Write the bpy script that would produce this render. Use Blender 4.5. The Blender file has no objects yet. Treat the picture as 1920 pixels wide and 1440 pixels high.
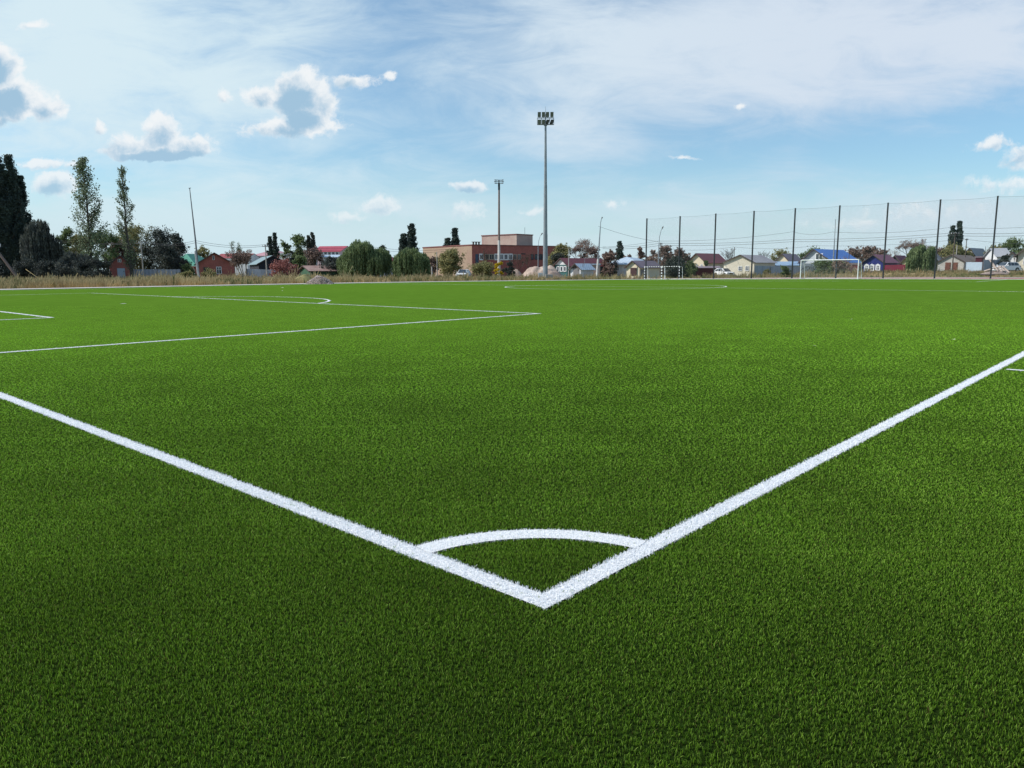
import bpy, bmesh, math, random
import numpy as np
from mathutils import Vector, Matrix
R = math.radians
random.seed(7); rng = np.random.default_rng(11)
SC = bpy.context.scene
COL = SC.collection

# ------------------------------------------------------------------ camera
F_PX, CAM_H, PITCH, YAW, ROLL = 1393.57, 1.4332, 0.152532, 0.736935, -0.005441
CX, CY = -2.2911, -1.8929
FW = Vector((math.cos(YAW)*math.cos(PITCH), math.sin(YAW)*math.cos(PITCH), -math.sin(PITCH)))
RT0 = Vector((math.sin(YAW), -math.cos(YAW), 0)); UP0 = RT0.cross(FW)
RT = math.cos(ROLL)*RT0 + math.sin(ROLL)*UP0
UP = -math.sin(ROLL)*RT0 + math.cos(ROLL)*UP0
CAMP = Vector((CX, CY, CAM_H))
FH = Vector((math.cos(YAW), math.sin(YAW), 0)); RZ = YAW - math.pi/2
FP = F_PX/math.cos(PITCH)
cam_d = bpy.data.cameras.new('camera'); cam = bpy.data.objects.new('camera', cam_d); COL.objects.link(cam)
cam_d.sensor_width = 36; cam_d.lens = F_PX/1920*36; cam_d.clip_end = 9000; cam_d.clip_start = 0.05
M = Matrix((RT, UP, -FW)).transposed().to_4x4(); M.translation = CAMP
cam.matrix_world = M; SC.camera = cam

# survey: bearing column + distance -> where a thing stands
def ray(px, py): return FW + RT*((px-960)/F_PX) + UP*((720-py)/F_PX)
def pt(px, py, D):
    v = ray(px, py); return CAMP + v*(adj(px, D)/v.dot(FH))
def zat(px, py, D): return pt(px, py, D).z
def terrain(x, y):
    """pitch drops a little at its far left corner; the street behind the far goal lies on a low bank"""
    t = np.clip((np.asarray(x, float)-122.5)/9, 0, 1); u = np.clip((62-np.asarray(y, float))/22, 0, 1)
    return -0.22*np.exp(-((x-100)/35)**2-((y-68)/25)**2) + .62*t*t*(3-2*t)*u*u*(3-2*u)
def gnd(x, y): return float(terrain(x, y))
def adj(px, D): return D*1.13 if (px > 1285 and D > 97) else D
def gp(px, D):
    py = 516.0
    for _ in range(12):
        p = pt(px, py, D); py += (p.z-gnd(p.x, p.y))/D*F_PX*.9
    return Vector((p.x, p.y, gnd(p.x, p.y)))

# ------------------------------------------------------------------ materials
def new_mat(name):
    m = bpy.data.materials.new(name); m.use_nodes = True
    nt = m.node_tree; b = nt.nodes['Principled BSDF']; return m, nt, b
def N(nt, t, **k):
    n = nt.nodes.new(t)
    for a, v in k.items():
        if a.startswith('i_'):
            key = a[2:]
            key = int(key) if key.isdigit() else key.replace('_', ' ')
            n.inputs[key].default_value = v
        else: setattr(n, a, v)
    return n
def c4(c): return (c[0], c[1], c[2], 1)
MATS = {}
def mat(name, c1, c2=None, scale=1.0, rough=0.8, metal=0.0, bump=0.0, kind='noise', spec=0.3, freq=4.0):
    if name in MATS: return MATS[name]
    m, nt, b = new_mat(name); L = nt.links.new
    if c2 is None: c2 = tuple(x*0.75 for x in c1)
    tc = N(nt, 'ShaderNodeTexCoord')
    nz = N(nt, 'ShaderNodeTexNoise', i_Scale=scale, i_Detail=6.0, i_Roughness=0.65)
    L(tc.outputs['Object'], nz.inputs['Vector'])
    rp = N(nt, 'ShaderNodeMapRange', i_1=0.35, i_2=0.65); L(nz.outputs['Fac'], rp.inputs[0])
    mx = N(nt, 'ShaderNodeMix', data_type='RGBA'); L(rp.outputs[0], mx.inputs[0])
    mx.inputs[6].default_value = c4(c1); mx.inputs[7].default_value = c4(c2)
    out = mx.outputs[2]
    if kind in ('brick', 'corr', 'plank', 'blocks'):
        sx = N(nt, 'ShaderNodeSeparateXYZ'); L(tc.outputs['Object'], sx.inputs[0])
        ad = N(nt, 'ShaderNodeMath', operation='ADD'); L(sx.outputs[0], ad.inputs[0]); L(sx.outputs[1], ad.inputs[1])
        cb = N(nt, 'ShaderNodeCombineXYZ'); L(ad.outputs[0], cb.inputs[0]); L(sx.outputs[2], cb.inputs[1])
        if kind in ('brick', 'blocks'):
            bt = N(nt, 'ShaderNodeTexBrick', i_Scale=(4.0 if kind == 'brick' else 1.25), i_Mortar_Size=0.02)
            bt.inputs['Color1'].default_value = (1, 1, 1, 1); bt.inputs['Color2'].default_value = (.72, .72, .72, 1)
            bt.inputs['Mortar'].default_value = (.6, .6, .6, 1) if kind == 'brick' else (.35, .33, .3, 1)
            L(cb.outputs[0], bt.inputs['Vector']); ov = bt.outputs['Color']
        else:
            wv = N(nt, 'ShaderNodeTexWave', i_Scale=freq, i_Distortion=0.0)
            if kind == 'plank':
                wv.bands_direction = 'Z'; L(tc.outputs['Object'], wv.inputs['Vector'])
            else:
                L(cb.outputs[0], wv.inputs['Vector'])
            r2 = N(nt, 'ShaderNodeMapRange', i_3=0.7, i_4=1.0); L(wv.outputs['Fac'], r2.inputs[0]); ov = r2.outputs[0]
        mm = N(nt, 'ShaderNodeMix', data_type='RGBA', blend_type='MULTIPLY'); mm.inputs[0].default_value = 0.8
        L(out, mm.inputs[6]); L(ov, mm.inputs[7]); out = mm.outputs[2]
    L(out, b.inputs['Base Color'])
    b.inputs['Roughness'].default_value = rough; b.inputs['Metallic'].default_value = metal
    b.inputs['Specular IOR Level'].default_value = spec
    if bump:
        bp = N(nt, 'ShaderNodeBump', i_Strength=bump, i_Distance=0.05); L(nz.outputs['Fac'], bp.inputs['Height']); L(bp.outputs[0], b.inputs['Normal'])
    MATS[name] = m; return m
def leaf_mat(name, c1, c2, trans=0.3):
    if name in MATS: return MATS[name]
    m, nt, b = new_mat(name); L = nt.links.new
    ge = N(nt, 'ShaderNodeNewGeometry'); tc = N(nt, 'ShaderNodeTexCoord')
    nz = N(nt, 'ShaderNodeTexNoise', i_Scale=0.55, i_Detail=3.0); L(tc.outputs['Object'], nz.inputs['Vector'])
    r = N(nt, 'ShaderNodeMapRange', i_1=0.38, i_2=0.62); L(nz.outputs['Fac'], r.inputs[0])
    av = N(nt, 'ShaderNodeMath', operation='MULTIPLY_ADD'); L(ge.outputs['Random Per Island'], av.inputs[0]); av.inputs[1].default_value = 0.6
    mu = N(nt, 'ShaderNodeMath', operation='MULTIPLY'); L(r.outputs[0], mu.inputs[0]); mu.inputs[1].default_value = 0.4
    L(mu.outputs[0], av.inputs[2])
    mx = N(nt, 'ShaderNodeMix', data_type='RGBA'); L(av.outputs[0], mx.inputs[0])
    mx.inputs[6].default_value = c4(c1); mx.inputs[7].default_value = c4(c2)
    tr = N(nt, 'ShaderNodeBsdfTranslucent'); L(mx.outputs[2], tr.inputs[0])
    L(mx.outputs[2], b.inputs['Base Color']); b.inputs['Roughness'].default_value = 0.7; b.inputs['Specular IOR Level'].default_value = 0.2
    ms = N(nt, 'ShaderNodeMixShader'); ms.inputs[0].default_value = trans
    o = nt.nodes['Material Output']; L(b.outputs[0], ms.inputs[1]); L(tr.outputs[0], ms.inputs[2]); L(ms.outputs[0], o.inputs[0])
    MATS[name] = m; return m

# ------------------------------------------------------------------ mesh helpers
class MB:
    def __init__(s): s.v = []; s.f = []
    def add(s, vs, fs):
        o = len(s.v); s.v += [tuple(v) for v in vs]; s.f += [tuple(i+o for i in f) for f in fs]; return s
    def box(s, x0, x1, y0, y1, z0, z1):
        vs = [(x, y, z) for z in (z0, z1) for y in (y0, y1) for x in (x0, x1)]
        return s.add(vs, [(0, 2, 3, 1), (4, 5, 7, 6), (0, 1, 5, 4), (2, 6, 7, 3), (0, 4, 6, 2), (1, 3, 7, 5)])
    def tube(s, pts, rs, n=8, cap=True):
        pts = [Vector(p) for p in pts]
        if not hasattr(rs, '__len__'): rs = [rs]*len(pts)
        vs = []; 
        for i, p in enumerate(pts):
            d = (pts[min(i+1, len(pts)-1)]-pts[max(i-1, 0)]).normalized()
            a = d.orthogonal().normalized() if abs(d.z) < .95 else Vector((1, 0, 0)).cross(d).normalized().cross(d)
            if abs(d.z) < .95: a = d.cross(Vector((0, 0, 1))).normalized()
            b = d.cross(a).normalized()
            for k in range(n):
                t = 2*math.pi*k/n; vs.append(p+a*(math.cos(t)*rs[i])+b*(math.sin(t)*rs[i]))
        fs = [(i*n+k, i*n+(k+1) % n, (i+1)*n+(k+1) % n, (i+1)*n+k) for i in range(len(pts)-1) for k in range(n)]
        if cap: fs += [tuple(range(n)), tuple(reversed(range((len(pts)-1)*n, len(pts)*n)))]
        return s.add(vs, fs)
    def obox(s, p0, p1, w, h):      # box between two points
        p0 = Vector(p0); p1 = Vector(p1); d = (p1-p0).normalized()
        a = d.cross(Vector((0, 0, 1))); a = a.normalized() if a.length > .05 else Vector((1, 0, 0)); b = a.cross(d)
        vs = [p+a*(i*w/2)+b*(j*h/2) for p in (p0, p1) for (i, j) in ((-1, -1), (1, -1), (1, 1), (-1, 1))]
        return s.add(vs, [(0, 1, 2, 3), (7, 6, 5, 4), (0, 4, 5, 1), (1, 5, 6, 2), (2, 6, 7, 3), (3, 7, 4, 0)])
    def build(s, name, m, parent=None, smooth=False, bevel=0):
        me = bpy.data.meshes.new(name); me.from_pydata(s.v, [], s.f); me.update()
        bm = bmesh.new(); bm.from_mesh(me); bmesh.ops.recalc_face_normals(bm, faces=bm.faces)
        if bevel: bmesh.ops.bevel(bm, geom=list(bm.edges), offset=bevel, segments=2, affect='EDGES', clamp_overlap=True)
        bm.to_mesh(me); bm.free()
        me.materials.append(m)
        if smooth: me.polygons.foreach_set('use_smooth', [True]*len(me.polygons))
        o = bpy.data.objects.new(name, me); COL.objects.link(o)
        if parent: o.parent = parent
        return o
def np_mesh(name, V, F, m, parent=None, smooth=False):   # V (n,3); F (k,4) or (k,3)
    me = bpy.data.meshes.new(name); V = np.asarray(V, np.float32); F = np.asarray(F, np.int32); k = F.shape[1]
    me.vertices.add(len(V)); me.vertices.foreach_set('co', V.ravel())
    me.loops.add(F.size); me.loops.foreach_set('vertex_index', F.ravel())
    me.polygons.add(len(F)); me.polygons.foreach_set('loop_start', np.arange(0, F.size, k, dtype=np.int32))
    if smooth: me.polygons.foreach_set('use_smooth', np.ones(len(F), bool))
    me.update(calc_edges=True); me.materials.append(m)
    o = bpy.data.objects.new(name, me); COL.objects.link(o)
    if parent: o.parent = parent
    return o
def tag(o, label=None, cat=None, group=None, kind=None):
    if label: o['label'] = label
    if cat: o['category'] = cat
    if group: o['group'] = group
    if kind: o['kind'] = kind
    return o
def thing(name, label, cat, loc, rz=0.0, group=None):
    o = bpy.data.objects.new(name, None); COL.objects.link(o); o.empty_display_size = 0.3
    o.location = loc; o.rotation_euler = (0, 0, rz); return tag(o, label, cat, group)
def struct(o): o['kind'] = 'structure'; return o

# common materials
white_paint = mat('white_paint', (.8, .8, .8), (.7, .71, .72), 3, .45)
frame_white = mat('frame_white', (.78, .78, .78), (.66, .66, .66), 5, .5)
glass = mat('window_glass', (.03, .04, .055), (.06, .075, .09), 1, .08, spec=.6)
dark_metal = mat('dark_metal', (.025, .028, .03), (.04, .04, .045), 4, .5, .3)
galv = mat('galvanised_steel', (.30, .33, .35), (.2, .225, .25), .8, .5, .3)
concrete = mat('concrete', (.42, .40, .37), (.3, .29, .27), 1.2, .9, bump=.3)
concrete_white = mat('whitewashed_concrete', (.66, .65, .63), (.45, .43, .42), 1.5, .9)
old_wood = mat('old_wood', (.13, .105, .09), (.08, .065, .055), 2, .9)
bark = mat('bark', (.09, .07, .055), (.05, .04, .035), 3, .95, bump=.5)
bark_light = mat('pale_bark', (.36, .32, .27), (.24, .21, .18), 3, .95)
rubber = mat('tyre_rubber', (.02, .02, .02), (.03, .03, .03), 5, .8)
rim_m = mat('wheel_rim', (.45, .46, .48), (.3, .3, .32), 5, .35, .7)
fence_metal = mat('grey_profiled_fence', (.44, .48, .55), (.34, .38, .45), .5, .55, .1, kind='corr', freq=1.6)

# ------------------------------------------------------------------ ground, turf, lines
def grid_sheet(name, x0, x1, y0, y1, step, z, m):
    nx = max(2, int((x1-x0)/step)+1); ny = max(2, int((y1-y0)/step)+1)
    X, Y = np.meshgrid(np.linspace(x0, x1, nx), np.linspace(y0, y1, ny), indexing='ij')
    Z = z + terrain(X, Y)
    V = np.stack([X, Y, Z], -1).reshape(-1, 3)
    i, j = np.meshgrid(np.arange(nx-1), np.arange(ny-1), indexing='ij'); a = (i*ny+j).ravel()
    return np_mesh(name, V, np.stack([a, a+ny, a+ny+1, a+1], 1), m)
def ground_mat():
    m, nt, b = new_mat('dry_ground'); L = nt.links.new
    tc = N(nt, 'ShaderNodeTexCoord')
    n1 = N(nt, 'ShaderNodeTexNoise', i_Scale=.12, i_Detail=8.0); n2 = N(nt, 'ShaderNodeTexNoise', i_Scale=2.0, i_Detail=8.0)
    for n in (n1, n2): L(tc.outputs['Object'], n.inputs['Vector'])
    cr = N(nt, 'ShaderNodeValToRGB'); e = cr.color_ramp.elements
    e[0].position = .35; e[0].color = (.10, .115, .045, 1); e[1].position = .62; e[1].color = (.30, .23, .13, 1)
    k = cr.color_ramp.elements.new(.5); k.color = (.19, .16, .08, 1)
    L(n1.outputs['Fac'], cr.inputs[0])
    mx = N(nt, 'ShaderNodeMix', data_type='RGBA', blend_type='OVERLAY'); mx.inputs[0].default_value = .7
    L(cr.outputs[0], mx.inputs[6]); L(n2.outputs['Fac'], mx.inputs[7]); L(mx.outputs[2], b.inputs['Base Color'])
    b.inputs['Roughness'].default_value = 1; b.inputs['Specular IOR Level'].default_value = 0
    return m
GM = ground_mat()
g = MB()
# one sheet: fine grid over the site, wide skirt to the horizon
xs = [-4000, -1000, -300, -100] + list(np.arange(-60, 181, 4)) + [260, 500, 1200, 4000]
ys = [-4000, -1000, -300, -100] + list(np.arange(-60, 181, 4)) + [260, 500, 1200, 4000]
X, Y = np.meshgrid(xs, ys, indexing='ij'); Z = -0.03+terrain(X, Y)
ny = len(ys); i, j = np.meshgrid(np.arange(len(xs)-1), np.arange(ny-1), indexing='ij'); a = (i*ny+j).ravel()
struct(np_mesh('ground', np.stack([X, Y, Z], -1).reshape(-1, 3), np.stack([a, a+ny, a+ny+1, a+1], 1), GM))

def turf_mat():
    m, nt, b = new_mat('artificial_turf'); L = nt.links.new
    tc = N(nt, 'ShaderNodeTexCoord')
    def noise(s, d=4.0, r=.6):
        n = N(nt, 'ShaderNodeTexNoise', i_Scale=s, i_Detail=d, i_Roughness=r); L(tc.outputs['Object'], n.inputs['Vector']); return n.outputs['Fac']
    big = noise(.10, 3); mid = noise(1.1, 5, .65); fine = noise(60, 6, .8)
    mx = N(nt, 'ShaderNodeMix', data_type='RGBA'); L(big, mx.inputs[0])
    mx.inputs[6].default_value = TURF_A; mx.inputs[7].default_value = TURF_B
    r1 = N(nt, 'ShaderNodeMapRange', i_1=.3, i_2=.7, i_3=.86, i_4=1.14); L(mid, r1.inputs[0])
    r2 = N(nt, 'ShaderNodeMapRange', i_1=.3, i_2=.7, i_3=.65, i_4=1.35); L(fine, r2.inputs[0])
    mu = N(nt, 'ShaderNodeMath', operation='MULTIPLY'); L(r1.outputs[0], mu.inputs[0]); L(r2.outputs[0], mu.inputs[1])
    vm = N(nt, 'ShaderNodeVectorMath', operation='SCALE'); L(mx.outputs[2], vm.inputs[0]); L(mu.outputs[0], vm.inputs['Scale'])
    # dark infill, shade between the fibres painted in; fades into pile colour farther out
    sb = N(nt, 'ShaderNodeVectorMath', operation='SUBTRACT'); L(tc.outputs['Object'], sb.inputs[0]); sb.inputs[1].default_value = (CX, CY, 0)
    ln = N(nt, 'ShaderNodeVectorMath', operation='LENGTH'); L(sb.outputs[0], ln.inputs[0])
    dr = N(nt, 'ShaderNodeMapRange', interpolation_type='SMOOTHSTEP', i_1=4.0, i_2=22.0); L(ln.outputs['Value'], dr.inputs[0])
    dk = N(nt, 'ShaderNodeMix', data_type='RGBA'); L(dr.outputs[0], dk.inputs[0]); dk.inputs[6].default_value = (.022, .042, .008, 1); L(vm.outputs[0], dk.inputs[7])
    L(dk.outputs[2], b.inputs['Base Color'])
    b.inputs['Roughness'].default_value = 1; b.inputs['Specular IOR Level'].default_value = .0
    bp = N(nt, 'ShaderNodeBump', i_Strength=.8, i_Distance=.02); L(fine, bp.inputs['Height']); L(bp.outputs[0], b.inputs['Normal'])
    return m
TURF_A = (.078, .165, .016, 1); TURF_B = (.098, .190, .021, 1)
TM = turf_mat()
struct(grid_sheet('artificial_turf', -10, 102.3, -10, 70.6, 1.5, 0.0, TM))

def lmat():
    m, nt, b = new_mat('line_fibre'); L = nt.links.new
    tc = N(nt, 'ShaderNodeTexCoord'); n = N(nt, 'ShaderNodeTexNoise', i_Scale=90.0, i_Detail=4.0, i_Roughness=.8); L(tc.outputs['Object'], n.inputs['Vector'])
    mr = N(nt, 'ShaderNodeMapRange', i_1=.3, i_2=.7, i_3=.5, i_4=.85); L(n.outputs['Fac'], mr.inputs[0]); L(mr.outputs[0], b.inputs['Base Color'])
    b.inputs['Roughness'].default_value = .7
    return m
LM = lmat(); LW = 0.12
zoff = [0.006]
def strip_mesh(name, pts, w, z=None, m=None, closed=False):
    pts = [np.array(p, float) for p in pts]; n = len(pts); V = []
    for i, p in enumerate(pts):
        a = pts[(i-1) % n] if closed else pts[max(i-1, 0)]; b_ = pts[(i+1) % n] if closed else pts[min(i+1, n-1)]
        d = b_-a; d /= np.hypot(*d); q = np.array([-d[1], d[0]])*w/2
        for s in (1, -1):
            x, y = p+s*q; V.append((x, y, gnd(x, y)+(z if z is not None else zoff[0])))
    F = [(2*i, 2*i+1, 2*((i+1) % n)+1, 2*((i+1) % n)) for i in range(n if closed else n-1)]
    if z is None: zoff[0] += 0.00025
    return struct(np_mesh(name, V, F, m or LM))
def seg(x0, y0, x1, y1):
    n = max(2, int(math.hypot(x1-x0, y1-y0)/2)+1); return [(x0+(x1-x0)*i/(n-1), y0+(y1-y0)*i/(n-1)) for i in range(n)]
def arc(cx, cy, r, a0, a1, n): return [(cx+r*math.cos(a0+(a1-a0)*i/n), cy+r*math.sin(a0+(a1-a0)*i/n)) for i in range(n+1)]
h = LW/2; PL, PW = 100.0, 68.0
strip_mesh('goal_line', seg(h, .01, h, PW), LW-.015); strip_mesh('touchline', seg(LW-.016, h, PL, h), LW-.015)
strip_mesh('touchline', seg(LW, PW-h, PL, PW-h), LW); strip_mesh('goal_line', seg(PL-h, LW, PL-h, PW-LW), LW)
strip_mesh('halfway_line', seg(50, LW, 50, PW-LW), LW)
strip_mesh('centre_circle', arc(50, 34, 9.15-h, 0, 2*math.pi, 120)[:-1], LW, closed=True)
for sx in (0, 1):
    fx = (lambda x: x) if sx == 0 else (lambda x: PL-x)
    for d, hw, nm in ((16.5, 20.16, 'penalty_area_line'), (5.5, 9.16, 'goal_area_line')):
        strip_mesh(nm, seg(fx(LW), 34-hw+h, fx(d), 34-hw+h), LW)
        strip_mesh(nm, seg(fx(LW), 34+hw-h, fx(d), 34+hw-h), LW)
        strip_mesh(nm, seg(fx(d-h), 34-hw+LW, fx(d-h), 34+hw-LW), LW)
    aa = math.acos(5.5/9.15); base = 0 if sx == 0 else math.pi
    strip_mesh('penalty_arc', arc(fx(11), 34, 9.15-h, base-aa, base+aa, 40), LW)
    strip_mesh('penalty_spot', [(fx(11)-.11, 34), (fx(11)+.11, 34)], .22)
strip_mesh('centre_spot', [(49.89, 34), (50.11, 34)], .22)
strip_mesh('corner_arc', arc(0, 0, .915, .115, math.pi/2-.115, 24), .13, z=.0095)
strip_mesh('distance_mark', seg(10.1, -.08, 10.1, -.9), .10, z=.0095)
strip_mesh('distance_mark', seg(-.08, 10.1, -.9, 10.1), .10)
def line_mask(x, y, w=0.0):
    i = np.zeros(x.shape, bool)
    inn = (x > 0-w) & (y > 0-w) & (x < PL) & (y < PW+w)
    i |= inn & ((x < LW+w) | (y < LW+w) | (y > PW-LW))
    r = np.hypot(x, y); i |= inn & (np.abs(r-.915) < .07+w)
    i |= inn & (np.abs(x-50) < h+w)
    i |= np.abs(np.hypot(x-50, y-34)-(9.15-h)) < h+w
    for d, hw in ((16.5, 20.16), (5.5, 9.16)):
        i |= (x > 0) & (x < d) & (np.abs(np.abs(y-34)-(hw-h)) < h+w)
        i |= (np.abs(x-(d-h)) < h+w) & (np.abs(y-34) < hw)
    i |= (x > 16.5) & (np.abs(np.hypot(x-11, y-34)-(9.15-h)) < h+w)
    i |= (np.hypot(x-11, y-34) < .11)
    i |= (np.abs(x-10.1) < .05) & (y < -.08) & (y > -.9)
    return i

# turf fibres
def fibre_mat(name, white=False):
    m, nt, b = new_mat(name); L = nt.links.new
    at = N(nt, 'ShaderNodeAttribute', attribute_name='fib'); sp = N(nt, 'ShaderNodeSeparateColor'); L(at.outputs['Color'], sp.inputs[0])
    mx = N(nt, 'ShaderNodeMix', data_type='RGBA')
    if white:
        L(sp.outputs[0], mx.inputs[0]); mx.inputs[6].default_value = (.80, .82, .85, 1); mx.inputs[7].default_value = (.92, .93, .94, 1); out = mx.outputs[2]
        lo, tr = .92, .4
    else:
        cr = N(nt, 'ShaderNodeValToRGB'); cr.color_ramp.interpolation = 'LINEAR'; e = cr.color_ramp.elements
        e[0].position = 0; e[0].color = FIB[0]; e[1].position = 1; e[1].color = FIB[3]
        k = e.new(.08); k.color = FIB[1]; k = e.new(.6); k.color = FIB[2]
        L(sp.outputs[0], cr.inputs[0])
        tc = N(nt, 'ShaderNodeTexCoord')
        nz = N(nt, 'ShaderNodeTexNoise', i_Scale=.9, i_Detail=5.0, i_Roughness=.6); L(tc.outputs['Object'], nz.inputs['Vector'])
        nr = N(nt, 'ShaderNodeMapRange', i_1=.3, i_2=.7, i_3=.78, i_4=1.22); L(nz.outputs['Fac'], nr.inputs[0])
        vm = N(nt, 'ShaderNodeVectorMath', operation='SCALE'); L(cr.outputs[0], vm.inputs[0]); L(nr.outputs[0], vm.inputs['Scale'])
        lf = N(nt, 'ShaderNodeMapRange', i_3=.80, i_4=2.0); L(sp.outputs[2], lf.inputs[0])  # far fibres coloured brighter, standing in for lit tips at a grazing view
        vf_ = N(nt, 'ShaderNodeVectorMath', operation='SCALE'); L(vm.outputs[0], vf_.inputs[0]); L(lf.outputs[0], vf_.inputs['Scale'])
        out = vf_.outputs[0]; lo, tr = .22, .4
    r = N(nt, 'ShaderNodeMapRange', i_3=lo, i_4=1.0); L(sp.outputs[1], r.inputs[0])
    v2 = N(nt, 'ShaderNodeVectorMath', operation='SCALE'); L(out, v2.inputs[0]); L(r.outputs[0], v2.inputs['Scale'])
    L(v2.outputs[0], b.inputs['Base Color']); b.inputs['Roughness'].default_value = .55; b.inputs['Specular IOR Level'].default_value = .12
    t = N(nt, 'ShaderNodeBsdfTranslucent'); L(v2.outputs[0], t.inputs[0]); ms = N(nt, 'ShaderNodeMixShader'); ms.inputs[0].default_value = tr
    o = nt.nodes['Material Output']; L(b.outputs[0], ms.inputs[1]); L(t.outputs[0], ms.inputs[2]); L(ms.outputs[0], o.inputs[0])
    return m
FIB = [(.19, .14, .05, 1), (.085, .19, .018, 1), (.19, .37, .020, 1), (.38, .60, .09, 1)]
def scatter(dens0, d0, dmax, halfw, expo=2.0):
    """tufts on the turf in front of the corner, on a jittered grid whose spacing widens with distance"""
    out = []
    edges = np.concatenate([np.arange(1.2, d0, .6), d0*np.exp(np.arange(0, math.log(dmax/d0), .07)), [dmax]])
    for a, b in zip(edges[:-1], edges[1:]):
        m = (a+b)/2; den = dens0*min(1, (d0/m)**expo)
        if m > dmax*.6: den *= 1-(m-dmax*.6)/(dmax*.4)*.7
        wd = halfw*m+.5; sp = 1/math.sqrt(den)
        f, q = np.meshgrid(np.arange(a, b, sp), np.arange(-wd, wd, sp), indexing='ij'); f = f.ravel(); q = q.ravel()
        f = f+rng.uniform(-.55, .55, len(f))*sp; q = q+rng.uniform(-.55, .55, len(q))*sp
        out.append(np.stack([CX+math.cos(YAW)*f+math.sin(YAW)*q, CY+math.sin(YAW)*f-math.cos(YAW)*q, f], 1))
    P = np.concatenate(out); k = (P[:, 0] > -9.9) & (P[:, 1] > -9.9) & (P[:, 0] < 102) & (P[:, 1] < 70.4)
    return P[k]
def fibres(name, P, m, per, w0, h0, label, far=.3):
    P = np.repeat(P, per, 0); n = len(P); d = P[:, 2]
    ang = rng.uniform(0, 2*math.pi, n); lean = np.abs(rng.normal(0, 1, n))*(.42+.45*np.clip((d-3)/9, 0, 1))
    k = np.clip(d/3.4, 1, None); w = w0*k*rng.uniform(.7, 1.2, n)
    hh = h0*rng.uniform(.65, 1.15, n)*np.clip(1.15-d/28, far, 1)
    clump = .5+.5*np.sin(P[:, 0]*37+3*np.sin(P[:, 1]*23))*np.sin(P[:, 1]*41+2*np.sin(P[:, 0]*29)); hh *= .96+.06*clump
    root = P[:, :2]+rng.normal(0, .0042, (n, 2))*k[:, None]**.7
    dx, dy = np.cos(ang)*lean, np.sin(ang)*lean
    sa = rng.uniform(0, 2*math.pi, n); sx, sy = np.cos(sa)*w/2, np.sin(sa)*w/2
    z0 = terrain(root[:, 0], root[:, 1])
    V = np.empty((n, 5, 3), np.float32)
    def setv(i, t, s):
        V[:, i, 0] = root[:, 0]+dx*hh*t**1.6+sx*s; V[:, i, 1] = root[:, 1]+dy*hh*t**1.6+sy*s; V[:, i, 2] = z0+.001+hh*t*(1-.25*lean*t)
    setv(0, 0, 1); setv(1, 0, -1); setv(2, .6, -.85); setv(3, .6, .85); setv(4, 1, 0)
    base = (np.arange(n)*5)[:, None]
    me = bpy.data.meshes.new(name); me.vertices.add(n*5); me.vertices.foreach_set('co', V.ravel())
    lp = np.concatenate([base+np.array([0, 1, 2, 3]), base+np.array([3, 2, 4])], 1).astype(np.int32)
    me.loops.add(n*7); me.loops.foreach_set('vertex_index', lp.ravel())
    st = np.stack([np.arange(n)*7, np.arange(n)*7+4], 1).astype(np.int32)
    me.polygons.add(n*2); me.polygons.foreach_set('loop_start', st.ravel()); me.update(calc_edges=True)
    ca = me.color_attributes.new('fib', 'BYTE_COLOR', 'POINT'); C = np.ones((n, 5, 4), np.float32)
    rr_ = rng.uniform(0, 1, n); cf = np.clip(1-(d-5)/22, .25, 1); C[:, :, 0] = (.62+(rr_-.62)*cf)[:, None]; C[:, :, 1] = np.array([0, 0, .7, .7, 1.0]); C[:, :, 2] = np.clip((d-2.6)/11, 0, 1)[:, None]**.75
    # byte colour is stored in sRGB: write through color_srgb-neutral values
    ca.data.foreach_set('color', C.ravel())
    me.materials.append(m); o = bpy.data.objects.new(name, me); COL.objects.link(o)
    return tag(o, label, 'grass', kind='stuff')
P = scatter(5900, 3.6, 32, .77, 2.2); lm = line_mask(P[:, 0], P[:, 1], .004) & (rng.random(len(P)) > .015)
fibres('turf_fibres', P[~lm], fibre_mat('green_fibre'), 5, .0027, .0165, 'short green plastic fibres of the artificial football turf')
P = scatter(5600, 4.2, 45, .80, 1.5); lm = line_mask(P[:, 0], P[:, 1])
fibres('line_fibres', P[lm], fibre_mat('white_fibre', True), 5, .0032, .0185, 'white plastic fibres forming the marked lines of the pitch', .8)

# grey path along the far touchline, red running track behind the far goal
band = [(-60, 73.6), (-20, 73.6), (20, 73.6), (45, 73.3), (65, 72.5), (80, 71.2), (92, 69), (101, 65.5), (108, 60), (113, 53), (117, 44), (119.5, 34), (120.5, 20), (120.5, 5), (118, -10), (112, -25)]
def smooth_poly(p, k=6):
    out = []
    for i in range(len(p)-1):
        a, b, c, d = [np.array(p[min(max(j, 0), len(p)-1)], float) for j in (i-1, i, i+1, i+2)]
        for t in np.linspace(0, 1, k, endpoint=False):
            out.append(tuple(.5*((2*b)+(-a+c)*t+(2*a-5*b+4*c-d)*t*t+(-a+3*b-3*c+d)*t**3)))
    return out+[p[-1]]
bs = smooth_poly(band)
path_m = mat('pale_path', (.55, .53, .52), (.42, .40, .39), .4, .9)
track_m = mat('red_track', (.36, .15, .13), (.28, .12, .11), .15, .9)
strip_mesh('path', bs, 3.6, z=.012, m=path_m)
inner = [(x, y) for x, y in bs if x > 100.5 and y > -26]
V = []
for x, y in inner:
    V += [(102.4, y, gnd(102.4, y)+.004), (x, y, gnd(x, y)+.004)]
struct(np_mesh('running_track', V, [(2*i, 2*i+1, 2*i+3, 2*i+2) for i in range(len(inner)-1)], track_m))
kerb_m = mat('white_kerb', (.62, .60, .58), (.5, .48, .46), 1, .8)
kb = MB()
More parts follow.
